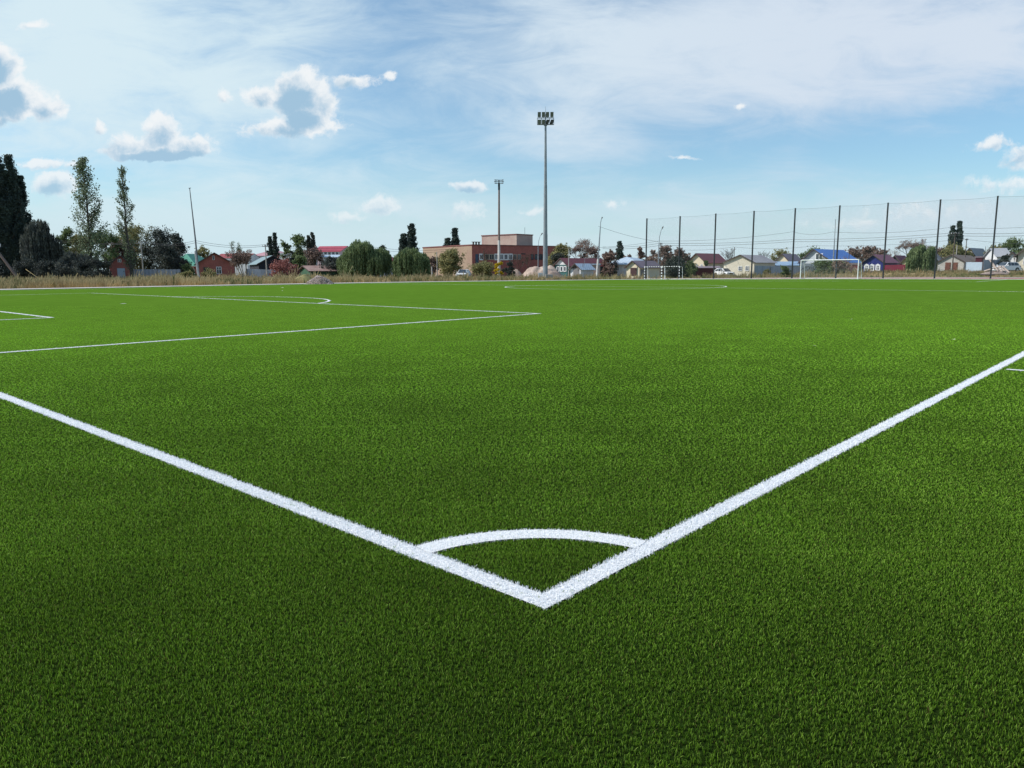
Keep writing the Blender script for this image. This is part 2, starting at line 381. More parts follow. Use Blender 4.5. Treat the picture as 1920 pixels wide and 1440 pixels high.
for y0 in np.arange(-24, 64, 2.0): kb.box(102.32, 102.44, y0, y0+1.97, gnd(102.4, y0)-.05, gnd(102.4, y0)+.06)
struct(kb.build('kerb', kerb_m))

# ------------------------------------------------------------------ vegetation
LEAF = {
 'poplar_dark': leaf_mat('leaf_poplar_dark', (0.031, 0.046, 0.051), (0.090, 0.123, 0.090), .15),
 'poplar_grey': leaf_mat('leaf_poplar_grey', (0.090, 0.115, 0.077), (0.257, 0.320, 0.180), .3),
 'willow': leaf_mat('leaf_willow', (0.090, 0.128, 0.057), (0.243, 0.308, 0.140), .3),
 'willow_dark': leaf_mat('leaf_willow_dark', (0.051, 0.057, 0.057), (0.140, 0.154, 0.123), .2),
 'green': leaf_mat('leaf_green', (0.065, 0.092, 0.046), (0.205, 0.269, 0.103), .3),
 'dark': leaf_mat('leaf_dark', (0.036, 0.043, 0.046), (0.103, 0.117, 0.088), .2),
 'yellow': leaf_mat('leaf_yellowgreen', (0.180, 0.219, 0.051), (0.513, 0.513, 0.115), .35),
 'brown': leaf_mat('leaf_brown', (0.140, 0.097, 0.088), (0.347, 0.243, 0.192), .2),
 'olive': leaf_mat('leaf_olive', (0.140, 0.149, 0.066), (0.385, 0.347, 0.154), .3),
 'red': leaf_mat('leaf_red', (0.219, 0.082, 0.077), (0.487, 0.219, 0.180), .25),
 'gold': leaf_mat('leaf_gold', (.45, .33, .015), (.7, .52, .03), .4),
}
def leaf_quads(P, size, stretch=1.0, vertical=False):
    n = len(P); s = size*rng.uniform(.6, 1.3, n)
    a = rng.normal(size=(n, 3)); 
    if vertical: a *= .25; a[:, 2] += 1
    a /= np.linalg.norm(a, axis=1)[:, None]; b = rng.normal(size=(n, 3)); b -= (b*a).sum(1)[:, None]*a; b /= np.linalg.norm(b, axis=1)[:, None]
    a = a*(s*stretch)[:, None]/2; b = b*s[:, None]/2*.8
    V = np.stack([P-a, P+b, P+a, P-b], 1).reshape(-1, 3); return V
def leaves_obj(P, size, m, parent, name='crown', **k):
    V = leaf_quads(np.asarray(P), size, **k); n = len(V)//4
    return np_mesh(name, V, np.arange(n*4).reshape(n, 4), m, parent)
def path3(p0, p1, bend, n=4):
    p0 = Vector(p0); p1 = Vector(p1); out = []
    for i in range(n+1):
        t = i/n; out.append(p0.lerp(p1, t)+Vector(bend)*math.sin(math.pi*t)*1.0)
    return out
def jit(s): return Vector((random.uniform(-s, s), random.uniform(-s, s), random.uniform(-s, s)))
def poplar(px, D, top, wpx, label, leaf='poplar_dark', dens=1.0, base_f=.06, spires=1, gaps=.0, group=None, bk=bark, name='poplar_tree', sz=1.0):
    loc = gp(px, D); Ht = zat(px, top, D)-loc.z; W = wpx/FP*adj(px, D)
    t = thing(name, label, 'tree', loc, RZ, group)
    tr = MB(); pts = []
    tops = [(random.uniform(-.28, .28)*W if spires > 1 else random.uniform(-.05, .05)*W, random.uniform(-.2, .2)*W, Ht*(1 if s == spires//2 else random.uniform(.78, .95))) for s in range(spires)]
    if spires > 1:
        for s in range(spires): tops[s] = ((s-(spires-1)/2)/(spires-1)*W*.55*random.choice((.8, 1)), tops[s][1], tops[s][2])
    for (tx, ty, tz) in tops:
        lw = W if spires == 1 else W*(.70 if spires < 4 else .46)
        P = [Vector((tx*min(1, i/3), ty*min(1, i/3), tz*i/8))+jit(.022*lw)*(i > 0) for i in range(9)]
        r0 = max(.10, Ht*.016)
        tr.tube(P, [r0*(1-.93*i/8) for i in range(9)], 6)
        nb = int(100*dens*(1 if spires == 1 else .8))
        for b in range(nb):
            f = base_f+(1-base_f)*((b+random.random())/nb)*.96
            i = f*8; k = min(7, int(i)); o = P[k].lerp(P[k+1], i-k)
            prof = min(1, .45+1.6*f)*max(.06, 1-max(0, f-.35)/.65)**.62
            a = random.uniform(0, 2*math.pi); rad = lw*.60*prof*random.uniform(.5, 1.08)
            up = tz*random.uniform(.10, .20)*(1-f*.5)
            e = o+Vector((math.cos(a)*rad, math.sin(a)*rad, min(up, tz-o.z)))
            pp = path3(o, e, Vector((math.cos(a), math.sin(a), 0))*rad*.2, 3)
            tr.tube(pp, [r0*.22*(1-.7*j/3) for j in range(4)], 3, False)
            if random.random() < gaps: continue
            m = int(80*dens*(1.25-f*.35))
            for j in range(m):
                u = random.uniform(.15, 1.0)**.8; q = u*3; kk = min(2, int(q)); c = pp[kk].lerp(pp[kk+1], q-kk)
                sp = lw*.062
                pts.append((c.x+random.gauss(0, sp*1.15), c.y+random.gauss(0, sp*1.15), c.z+random.gauss(0, sp*2.0*(1-f*.8))))
    tr.build('trunk', bk, t)
    leaves_obj(pts, .22*max(1, D/120)*sz, LEAF[leaf], t); return t
def round_tree(px, D, top, wpx, label, leaf='green', dens=1.0, trunk_f=.25, name='leafy_tree', cat='tree', group=None, bk=bark, bare=.0, lobes=16, sz=1.0, flat=1.0):
    loc = gp(px, D); Ht = zat(px, top, D)-loc.z; W = wpx/FP*adj(px, D)
    t = thing(name, label, cat, loc, RZ, group); tr = MB(); pts = []
    th = Ht*trunk_f; r0 = max(.06, Ht*.022)
    T = [Vector((0, 0, 0)), Vector((random.uniform(-.1, .1), 0, th*.5)), Vector((random.uniform(-.15, .15), 0, th))]
    if trunk_f > .12: tr.tube(T, [r0, r0*.85, r0*.7], 7)
    nl = int(lobes*2.0)
    for l in range(nl):
        a = random.uniform(0, 2*math.pi); q = math.sqrt(random.uniform(.0, 1)); zf = random.uniform(.02, 1)**.85
        z_lo = th*.75; zc = z_lo+(Ht-z_lo)*zf*.93
        prof = math.sqrt(max(.05, 1-abs(zf*1.08-.42)**2.2*2.3)) if zf > .42 else math.sqrt(max(.3, 1-(.42-zf)**2*2.2))
        rr = W*.5*q*prof*.86*random.uniform(.85, 1.08)
        c = Vector((math.cos(a)*rr, math.sin(a)*rr, zc)); lr = W*random.uniform(.07, .15); lz = lr*random.uniform(.6, .95)*flat
        o = T[2].lerp(T[1], random.random()) if trunk_f > .12 else Vector((random.uniform(-.1, .1)*W, random.uniform(-.1, .1)*W, 0))
        if l % 2 == 0 or bare:
            pp = path3(o, c, Vector((0, 0, 1))*-.04*Ht, 3); tr.tube(pp, [r0*.42*(1-.7*j/3) for j in range(4)], 4, False)
        tips = []
        for k in range(6):
            e = c+Vector((random.gauss(0, lr*.8), random.gauss(0, lr*.8), random.gauss(0, lz*.7)+lz*.5)); tips.append(e)
            if l % 2 == 0 or bare: tr.tube([c, (c+e)/2+jit(lr*.1), e], [r0*.14, r0*.09, r0*.04], 3, False)
            if bare:
                for q2 in range(4): e2 = e+jit(lr*.7)+Vector((0, 0, lr*.4)); tr.tube([(c+e)/2, e2], [r0*.07, r0*.03], 3, False)
        if random.random() < bare: continue
        m = int(230*dens*(1-bare*.5))
        for k in range(m):
            if k % 3 == 0: e = random.choice(tips); pts.append((e.x+random.gauss(0, lr*.22), e.y+random.gauss(0, lr*.22), max(.05, e.z+random.gauss(0, lr*.22))))
            else: pts.append((c.x+random.gauss(0, lr*.62), c.y+random.gauss(0, lr*.62), max(.05, c.z+random.gauss(0, lz*.62))))
    tr.build('trunk' if trunk_f > .12 else 'stems', bk, t)
    if pts: leaves_obj(pts, .24*max(.8, D/140)*sz, LEAF[leaf], t, 'crown' if cat == 'tree' else 'foliage')
    return t
def shrub(px, D, top, wpx, label, leaf='green', **k):
    k.setdefault('name', 'shrub'); k.setdefault('lobes', 10); k.setdefault('sz', .9)
    return round_tree(px, D, top, wpx, label, leaf, trunk_f=.02, cat='shrub', **k)
def willow(px, D, top, wpx, label, leaf='willow', strands=420, group=None, hang=.92):
    loc = gp(px, D); Ht = zat(px, top, D)-loc.z; W = wpx/FP*adj(px, D)
    t = thing('willow_tree', label, 'tree', loc, RZ, group); tr = MB(); pts = []
    r0 = Ht*.03; tr.tube([(0, 0, 0), (.1, 0, Ht*.2), (0, .1, Ht*.38)], [r0, r0*.9, r0*.7], 7)
    lob = [(random.uniform(-.36, .36)*W, random.uniform(-.30, .30)*W, random.uniform(.72, 1.0)*Ht, random.uniform(.16, .30)*W) for _ in range(11)]
    lob = [(x_, y_, Ht*(1-(math.hypot(x_, y_)/W/.5)**4*.45)*random.uniform(.78, 1.0), r_*.7) for x_, y_, z_, r_ in lob]
    lob += [(-.08*W, 0, Ht, .15*W), (-.34*W, 0, Ht*.66, .15*W), (.34*W, 0, Ht*.70, .15*W)]
    for (lx, ly, lz, lr) in lob:
        tr.tube(path3((0, 0, Ht*.36), (lx, ly, lz-lr*.3), (0, 0, Ht*.05), 3), [r0*.5, r0*.35, r0*.25, r0*.12], 4, False)
        for s in range(strands//14):
            a = random.uniform(0, 2*math.pi); q = math.sqrt(random.random())
            x = lx+math.cos(a)*q*lr; y = ly+math.sin(a)*q*lr
            z1 = lz-(q**2)*lr*.75-random.uniform(0, .08)*Ht; ln = random.uniform(.3, hang)*z1*(.45+.55*q)
            z0 = max(.05, z1-ln*1.12); nl = int((z1-z0)/.16)+3; sw = random.uniform(-.12, .12)
            for k in range(nl):
                u = k/nl; pts.append((x+sw*u+random.gauss(0, .05)+math.cos(a)*lr*.12*u*(1-u)*4*.5, y+random.gauss(0, .05), z1+(z0-z1)*u+random.gauss(0, .05)))
    tr.build('trunk', bark, t)
    leaves_obj(pts, .16, LEAF[leaf], t, stretch=2.6, vertical=True); return t
def bare_tree(px, D, top, wpx, label, seed=1, bk=None, group=None, leaf=None, depth=5):
    rs = random.Random(seed); loc = gp(px, D); Ht = zat(px, top, D)-loc.z; W = wpx/FP*adj(px, D)
    t = thing('bare_tree', label, 'tree', loc, RZ, group); tr = MB(); tips = []
    def grow(p, d, ln, r, k):
        e = p+d*ln; m = (p+e)/2+Vector((rs.uniform(-1, 1), rs.uniform(-1, 1), 0))*ln*.06
        tr.tube([p, m, e], [r, r*.85, r*.68], 5 if k > 3 else 3, False)
        if k == 0: tips.append(e); return
        for q in range(3 if k > 1 else 4):
            nd = (d+Vector((rs.uniform(-1, 1)*.75, rs.uniform(-1, 1)*.75, rs.uniform(-.1, .55)))).normalized()
            grow(p.lerp(e, rs.uniform(.55, 1.0)), nd, ln*rs.uniform(.6, .82), r*.62, k-1)
    grow(Vector((0, 0, 0)), Vector((0, 0, 1)), 1.0, .05, depth)
    v = np.array(tr.v); v[:, :2] -= v[:, :2].mean(0)*np.clip(v[:, 2:3], 0, 1); s = W/(v[:, 0].max()-v[:, 0].min())
    sz_ = Ht/v[:, 2].max(); tr.v = [(a*s, b*s, c*sz_) for a, b, c in v]
    tr.build('trunk', bk or bark, t)
    if leaf:
        P = [(a*s+random.gauss(0, .12), b*s+random.gauss(0, .12), c*sz_+random.gauss(0, .12)) for a, b, c in [tuple(x) for x in tips] for _ in range(4)]
        leaves_obj(P, .16, LEAF[leaf], t)
    return t

# ---- left side trees
G = 'tall trees at the left of the pitch'
poplar(-24, 112, 292, 80, 'dark dense poplar cut by the left border of the photo', spires=4, dens=1.5, base_f=.03, group=G)
poplar(20, 112, 262, 66, 'tallest dark dense poplar of the left clump, with many spires', spires=5, dens=1.5, base_f=.03, group=G)
poplar(50, 116, 318, 38, 'dark poplar on the right edge of the left clump, above the willow', spires=3, dens=1.3, base_f=.04, group=G)
willow(88, 108, 409, 74, 'dark weeping willow right of the dense poplar clump', 'willow_dark', 900)
willow(140, 104, 470, 62, 'low dark drooping willow in front of the sparse poplar', 'willow_dark', 600)
poplar(173, 106, 294, 50, 'tall airy poplar with open branches and clustered leaves', 'poplar_grey', .95, gaps=.10, sz=1.0)
poplar(248, 112, 313, 31, 'slender thin poplar with sparse crown and visible trunk', 'poplar_grey', .72, gaps=.08, bk=mat('grey_bark', (.12, .105, .09), (.07, .06, .05), 3), sz=.9)
round_tree(132, 135, 425, 46, 'green leafy tree behind between the willow and the airy poplar', 'green', 1.1)
round_tree(205, 130, 433, 62, 'dark green tree with gaps between the two tall poplars', 'green', 1.0)
round_tree(160, 118, 440, 58, 'olive bushy growth around the foot of the airy poplar', 'olive', .9, trunk_f=.1)
shrub(190, 100, 487, 50, 'round dark bush to the left of the red brick shed', 'dark', dens=1.2)
shrub(128, 100, 500, 60, 'low dark bush under the drooping willows', 'dark')
for (x, D, tp, w, lb) in [(4, 104, 492, 52, 'dark undergrowth bush at the foot of the dense poplar clump'), (48, 102, 488, 50, 'dark undergrowth bush left of the weeping willow'), (92, 101, 490, 52, 'dark undergrowth bush hidden under the weeping willow'), (166, 103, 486, 40, 'dark shaggy bush at the foot of the airy poplar'), (30, 122, 470, 90, 'broad dark bush mass behind the dense poplars'), (110, 124, 468, 90, 'broad dark bush mass behind the two willows')]:
    shrub(x, D, tp, w, lb, 'dark', dens=1.2, lobes=14)
for (x, D, tp, w, lf, lb) in [(262, 140, 422, 84, 'olive', 'yellowish green tree behind the slender poplar'), (303, 138, 431, 84, 'dark', 'dark spreading tree behind the grey fence'),
    (338, 134, 438, 44, 'dark', 'dark upright tree at the right end of the left tree belt'), (232, 136, 450, 50, 'brown', 'brownish bushy tree behind the brick shed'), (318, 128, 462, 62, 'dark', 'low dark tree crown directly above the grey fence')]:
    round_tree(x, D, tp, w, lb, lf, 1.15, trunk_f=.14, lobes=20)
round_tree(383, 175, 463, 34, 'pale olive tree between the leaning pole and the brick gable', 'olive', .7, bare=.2)

# ------------------------------------------------------------------ houses
def local_hit(root, px, py, axis, off):
    Mi = (Matrix.Translation(root.location) @ Matrix.Rotation(root.rotation_euler.z, 4, 'Z')).inverted()
    o = Mi @ CAMP; d = Mi.to_3x3() @ ray(px, py); k = (off-o[axis])/d[axis]; return o+d*k
def window(root, box, face='f', off=0, fm=None, bars=(1, 1), name='window', trim=0.09, glassm=None):
    """box = (x0, x1, y0, y1) surveyed edges of the opening; face f = gable front, s = side wall"""
    fm = fm or frame_white; axis = 1 if face == 'f' else 0
    a = local_hit(root, box[0], box[3], axis, off); b = local_hit(root, box[1], box[2], axis, off)
    u = 0 if face == 'f' else 1
    u0, u1 = sorted((a[u], b[u])); z0, z1 = a.z, b.z
    sg = -1 if (face == 'f' or off < 0) else 1
    fr = MB(); pn = MB()
    def bx(mb, a0, a1, c0, c1, d0, d1):
        e0, e1 = sorted((off+sg*d0, off+sg*d1))
        if face == 'f': mb.box(a0, a1, e0, e1, c0, c1)
        else: mb.box(e0, e1, a0, a1, c0, c1)
    t = trim
    bx(fr, u0-t, u0, z0-t, z1+t, 0.002, .07); bx(fr, u1, u1+t, z0-t, z1+t, 0.002, .07)
    bx(fr, u0, u1, z1, z1+t, 0.002, .07); bx(fr, u0, u1, z0-t, z0, 0.002, .10)
    for i in range(bars[0]): c = u0+(u1-u0)*(i+1)/(bars[0]+1); bx(fr, c-.04, c+.04, z0, z1, .012, .06)
    for i in range(bars[1]): c = z0+(z1-z0)*(i+1)/(bars[1]+1)+(z1-z0)*.12; bx(fr, u0, u1, c-.03, c+.03, .012, .055)
    fo = fr.build(name, fm, root); bx(pn, u0, u1, z0, z1, .002, .02); pn.build('pane', glassm or glass, fo); return fo
def door(root, box, face='f', off=0, m=None, name='door'):
    m = m or mat('dark_door', (.10, .06, .05), (.07, .045, .04), 3, .6)
    axis = 1 if face == 'f' else 0; u = 0 if face == 'f' else 1
    a = local_hit(root, box[0], box[3], axis, off); b = local_hit(root, box[1], box[2], axis, off)
    u0, u1 = sorted((a[u], b[u])); sg = -1 if (face == 'f' or off < 0) else 1; e0, e1 = sorted((off+sg*.002, off+sg*.06)); z0 = max(0, a.z)
    mb = MB()
    (mb.box(u0, u1, e0, e1, z0, b.z) if face == 'f' else mb.box(e0, e1, u0, u1, z0, b.z))
    d = mb.build(name, m, root)
    hb = MB(); q0, q1 = sorted((off+sg*.06, off+sg*.10)); c = u0+(u1-u0)*.85; zz = z0+1.0
    (hb.box(c-.04, c+.04, q0, q1, zz, zz+.2) if face == 'f' else hb.box(q0, q1, c-.04, c+.04, zz, zz+.2)); hb.build('handle', dark_metal, d); return d
def house(name, label, a, b, c, D, th, eave, ridge, wall_m, roof_m, style='gable', cat='house', group=None, over=.35, gable_m=None, apex=0.5, chimneys=(), Lmin=3.0, mono=0):
    """a = far end of the front wall, b = nearest corner, c = far end of the side wall (columns); th = angle of the front wall"""
    Xa, Xb, Xc = (a-960)/FP, (b-960)/FP, (c-960)/FP
    mir = -1 if a > b else 1
    if mir < 0: Xa, Xb, Xc = -Xa, -Xb, -Xc
    Dr = D; D = adj(b, D); s, k = math.sin(th), math.cos(th); xb = Xb*D
    w = (xb-Xa*D)/(k+Xa*s); den = s-Xc*k
    Ls = (Xc*D-xb)/den if abs(den) > .05 else 8.0
    if Ls < Lmin or Ls > 40: Ls = max(Lmin, min(14, abs(Ls)))
    B = CAMP+FH*D+RT0*(mir*xb); B.z = 0
    gdir = RT0*(mir*-k)+FH*s        # from b towards a
    mid = B+gdir*(w/2); mid.z = gnd(mid.x, mid.y)
    rz = RZ-th*mir
    t = thing(name, label, cat, mid, rz, group)
    ze = zat(b, eave, Dr)-mid.z; zr = zat((a+b)/2, ridge, Dr+w/2*s)-mid.z
    hw = w/2; ax = -hw+w*(apex if mir > 0 else 1-apex)
    t['w'] = w; t['l'] = Ls; side = hw*mir
    wl = MB(); th_r = .09
    if style == 'flat':
        wl.box(-hw, hw, 0, Ls, 0, ze); wl.build('wall', wall_m, t)
        rf = MB(); rf.box(-hw-.12, hw+.12, -.12, Ls+.12, ze+.002, ze+.22); rf.build('roof', roof_m, t)
    elif style == 'gable':
        pr = [(-hw, 0), (hw, 0), (hw, ze), (ax, zr-.02), (-hw, ze)]
        wl.add([(x, 0, z) for x, z in pr]+[(x, Ls, z) for x, z in pr], [(0, 1, 2, 3, 4), (9, 8, 7, 6, 5)]+[(i, (i+5), (i+1) % 5+5, (i+1) % 5) for i in range(5)])
        wl.build('wall', wall_m, t)
        if gable_m:
            gm = MB(); gz = ze+.05; gm.add([(-hw+.1, -.012, gz), (hw-.1, -.012, gz), (ax, -.012, zr-.12), (-hw+.1, -.03, gz), (hw-.1, -.03, gz), (ax, -.03, zr-.12)], [(0, 2, 1), (3, 4, 5), (0, 1, 4, 3), (1, 2, 5, 4), (2, 0, 3, 5)]); gm.build('gable_board', gable_m, t)
        rf = MB()
        for sd in (-1, 1):
            ex = sd*(hw+over); sl = (zr-ze)/abs(sd*hw-ax); ezz = ze-over*sl
            y0, y1 = -over, Ls+over; nx_ = .04
            vs = [(ax, y0, zr+.01), (ex, y0, ezz+.01), (ex, y1, ezz+.01), (ax, y1, zr+.01)]; vs += [(x, y, z+th_r) for x, y, z in vs]
            rf.add(vs, [(0, 3, 2, 1), (4, 5, 6, 7), (0, 1, 5, 4), (1, 2, 6, 5), (2, 3, 7, 6), (3, 0, 4, 7)])
        ro = rf.build('roof', roof_m, t)
        fb = MB()
        for sd in (-1, 1):
            ex = sd*(hw+over); sl = (zr-ze)/abs(sd*hw-ax); ezz = ze-over*sl
            fb.obox((ax, -over-.02, zr+.03), (ex, -over-.02, ezz+.03), .03, .16)
        fb.build('bargeboard', mat('bargeboard_dark', (.10, .075, .07), (.07, .05, .05), 3), ro)
    elif style == 'hip':
        wl.box(-hw, hw, 0, Ls, 0, ze); wl.build('wall', wall_m, t)
        o = over; yy = min(hw, Ls*.45); 
        if Ls >= w: r1, r2 = (0, yy*.9, zr), (0, Ls-yy*.9, zr)
        else: xx = hw-Ls*.4; r1, r2 = (-xx, Ls/2, zr), (xx, Ls/2, zr)
        zb = ze-.05; c_ = [(-hw-o, -o, zb), (hw+o, -o, zb), (hw+o, Ls+o, zb), (-hw-o, Ls+o, zb)]
        vs = c_+[r1, r2]
        fs = [(0, 1, 4), (1, 2, 5, 4), (2, 3, 5), (3, 0, 4, 5)] if Ls >= w else [(0, 1, 5, 4), (1, 2, 5), (2, 3, 4, 5), (3, 0, 4)]
        rf = MB(); rf.add(vs, fs+[(3, 2, 1, 0)]); ro = rf.build('roof', roof_m, t)
        fb = MB(); fb.box(-hw-o, hw+o, -o, Ls+o, zb-.14, zb-.002); fb.build('fascia', mat('fascia', (.5, .5, .5), (.4, .4, .4), 2), ro)
    elif style == 'ridge':      # ridge parallel to the front wall
        pr = [(0, 0), (Ls, 0), (Ls, ze), (Ls/2, zr), (0, ze)]
        wl.add([(-hw, y, z) for y, z in pr]+[(hw, y, z) for y, z in pr], [(0, 1, 2, 3, 4), (9, 8, 7, 6, 5)]+[(i, (i+5), (i+1) % 5+5, (i+1) % 5) for i in range(5)])
        wl.build('wall', wall_m, t); rf = MB()
        for sd in (0, 1):
            sl = (zr-ze)/(Ls/2); y_e = -over if sd == 0 else Ls+over; ezz = ze-over*sl
            vs = [(-hw-over, Ls/2, zr+.01), (hw+over, Ls/2, zr+.01), (hw+over, y_e, ezz+.01), (-hw-over, y_e, ezz+.01)]; vs += [(x, y, z+th_r) for x, y, z in vs]
            rf.add(vs, [(0, 3, 2, 1), (4, 5, 6, 7), (0, 1, 5, 4), (1, 2, 6, 5), (2, 3, 7, 6), (3, 0, 4, 7)])
        ro = rf.build('roof', roof_m, t)
    for (fx, fy, hh) in chimneys:
        ch = MB(); x, y = -hw+w*fx, Ls*fy; ch.box(x-.22, x+.22, y-.22, y+.22, ze, zr+hh); ch.box(x-.27, x+.27, y-.27, y+.27, zr+hh+.002, zr+hh+.1)
        ch.build('chimney', mat('chimney_brick', (.33, .2, .16), (.24, .14, .11), 3, kind='brick'), ro)
    t['side'] = side
    return t
brick_red = mat('red_brick', (.47, .16, .13), (.34, .12, .10), .9, .9, kind='brick')
brick_tan = mat('tan_stucco', (.44, .33, .235), (.37, .25, .19), .22, .95, kind='brick')
brick_dull = mat('dull_brick', (.45, .37, .31), (.35, .24, .21), .25, .95)
cream = mat('cream_render', (.72, .63, .46), (.62, .54, .40), .5, .9)
cream2 = mat('pale_cream_siding', (.72, .66, .52), (.64, .58, .46), .4, .8, kind='plank', freq=1.5)
white_wall = mat('white_render', (.72, .72, .72), (.55, .55, .56), .5, .9)
roof_green = mat('green_roof', (.10, .36, .25), (.08, .29, .20), .4, .5, kind='corr', freq=1.5)
roof_dkred = mat('maroon_roof', (.30, .085, .085), (.22, .065, .065), .5, .5, kind='corr', freq=1.2)
roof_pink = mat('crimson_roof', (.45, .07, .10), (.36, .06, .085), .4, .5, kind='corr', freq=1.2)
roof_paler = mat('faded_pink_roof', (.48, .27, .29), (.38, .21, .23), .4, .6)
roof_grey = mat('grey_slate_roof', (.42, .40, .41), (.33, .31, .32), .5, .7, kind='corr', freq=1.3)
roof_mauve = mat('mauve_roof', (.27, .21, .24), (.21, .165, .19), .5, .6, kind='corr', freq=1.3)
roof_blue = mat('bright_blue_roof', (.085, .23, .62), (.07, .19, .54), .4, .45, kind='corr', freq=1.2)
roof_ltblue = mat('pale_blue_metal_roof', (.50, .60, .70), (.40, .50, .60), .4, .4, kind='corr', freq=.5)
roof_rust = mat('rusty_striped_roof', (.38, .27, .24), (.24, .13, .11), .8, .8, kind='corr', freq=.55)
roof_teal = mat('grey_teal_roof', (.24, .33, .35), (.19, .27, .29), .5, .6, kind='corr', freq=1.0)
blue_log = mat('deep_blue_boards', (.026, .036, .20), (.020, .027, .145), .8, .6, kind='plank', freq=2.2)
dark_board = mat('black_boards', (.022, .024, .035), (.032, .032, .045), 1, .8, kind='plank', freq=2.2)
teal_board = mat('teal_boards', (.06, .17, .16), (.05, .13, .13), 1, .7, kind='plank', freq=2.2)
maroon_fence = mat('maroon_profiled_fence', (.22, .03, .06), (.17, .025, .045), .7, .5, kind='corr', freq=1.6)
grey_door = mat('light_metal_door', (.42, .50, .58), (.34, .42, .50), .6, .5)
brown_door = mat('rusty_brown_door', (.19, .085, .06), (.14, .06, .045), 1.5, .8)
garage_dk = mat('dark_garage_door', (.075, .04, .04), (.06, .03, .03), 2, .6)

# left: brick shed, green roof, brick gable house
t = house('brick_shed', 'small red brick shed with a pale metal door beside the grey fence', 207, 250, 254, 122, R(-26), 497, 479, brick_red, roof_green, cat='shed', Lmin=4)
door(t, (221, 234, 503, 522), m=grey_door); window(t, (221.5, 226.5, 486, 491), bars=(1, 0), trim=.06)
t = house('green_roof_house', 'low brick house with a green hipped roof behind the grey fence', 315, 368, 372, 150, R(4), 498, 475, brick_red, roof_green, 'hip', Lmin=9, over=.5)
window(t, (324, 329, 501, 506)); window(t, (338, 343, 501, 506))
dp = MB(); dp.tube([(t['w']/2-.2, -.55, 2.3), (t['w']/2-.05, -.4, 1.8), (t['w']/2, -.3, 0)], .07, 6); dp.build('drainpipe', white_paint, t)
t = house('brick_house', 'plain red brick gable house right of the leaning pole', 370, 440, 446, 128, R(-19), 495, 474.5, brick_red, mat('rust_red_roof', (.16, .06, .05), (.12, .045, .04), 1), apex=.5, Lmin=9)
window(t, (383, 391, 502, 512), fm=old_wood, bars=(2, 2)); window(t, (407, 414, 501, 513), bars=(1, 1)); window(t, (399, 401.5, 480, 487), bars=(0, 0), trim=.05)

def fence(name, label, p0, p1, D0, D1, top0, top1, m, step=3.0, group=None, post_m=None):
    a = gp(p0, D0); b = gp(p1, D1); h0 = zat(p0, top0, D0)-a.z; h1 = zat(p1, top1, D1)-b.z
    t = thing(name, label, 'fence', a, 0, group); d = b-a; d.z = 0; L_ = d.length; u = d.normalized()
    nrm = Vector((-u.y, u.x, 0))
    if nrm.dot(FH) < 0: nrm = -nrm
    # profiled sheet: shallow zigzag
    nn = int(L_/.25)+1; V = []
    for i in range(nn+1):
        f = i/nn; p = u*(L_*f)+nrm*(.03 if i % 2 else 0); hh = h0+(h1-h0)*f
        V += [(p.x, p.y, .05), (p.x, p.y, hh)]
    np_mesh('sheet_panel', V, [(2*i, 2*i+2, 2*i+3, 2*i+1) for i in range(nn)], m, t)
    k = max(1, int(L_/step))
    for i in range(k+1):
        f = i/k; p = u*(L_*f)-nrm*.06; hh = h0+(h1-h0)*f; mb = MB(); mb.box(p.x-.04, p.x+.04, p.y-.04, p.y+.04, 0, hh+.05); mb.build('post', post_m or mat('fence_post', (.16, .16, .18), (.12, .12, .13), 2), t)
    return t
fence('metal_fence', 'long grey blue profiled metal fence right of the brick shed', 251, 340, 124, 126, 505, 505, fence_metal)
fence('metal_fence', 'grey profiled metal fence below the black gable building', 464, 535, 128, 128, 504, 506.5, fence_metal)
fence('metal_fence', 'low grey fence between the stone heap and the large willow', 610, 665, 136, 136, 508, 508.5, fence_metal)
fence('metal_fence', 'short pale blue fence between the two green willows', 700, 742, 136, 136, 507, 507, grey_door)

# centre-left buildings
t = house('long_white_building', 'long distant white building under a dull red roof', 404, 466, 474, 230, R(8), 484, 475.5, white_wall, mat('dull_red_roof', (.30, .075, .08), (.24, .06, .065), .4), 'ridge', cat='building', Lmin=9, over=.1)
for x in (410, 419, 428, 437, 446, 455): window(t, (x, x+4, 487, 491), bars=(1, 0), trim=.12)
t = house('pale_pink_house', 'large distant house with a faded pink hipped roof and dormer', 476, 534, 538, 240, R(6), 479, 467.5, white_wall, roof_paler, 'hip', Lmin=11, over=.6)
dm = MB(); dm.add([(-5.5, 0, 4.8), (-3.0, 0, 4.8), (-4.25, 0, 6.3), (-5.5, 3, 4.8), (-3, 3, 4.8), (-4.25, 3, 6.3)], [(0, 1, 2), (3, 5, 4), (0, 2, 5, 3), (1, 4, 5, 2), (0, 3, 4, 1)]); dm.build('dormer', roof_paler, t)
t = house('black_gable_building', 'black boarded gable building with a grey teal roof', 541, 487, 470, 134, R(24), 494, 479.5, dark_board, roof_teal, Lmin=9)
t = house('white_hall', 'plain white distant hall behind the utility poles', 519, 568, 572, 210, R(6), 475.5, 475, white_wall, white_wall, 'flat', cat='building', Lmin=12)
t = house('crimson_roof_building', 'pale pink building with a bright crimson roof and a row of windows', 590, 640, 660, 250, R(10), 471.5, 461, mat('pale_pink_render', (.66, .50, .52), (.58, .44, .46), .5), roof_pink, 'ridge', cat='building', Lmin=12, over=.3)
for i in range(6): window(t, (594+i*7.2, 598.5+i*7.2, 473, 477.5), trim=.25, bars=(0, 0))
house('blue_canopy', 'small bright blue and white kiosk below the crimson roofed building', 603, 634, 640, 200, R(5), 482, 478, white_wall, roof_ltblue, 'ridge', cat='kiosk', Lmin=5)
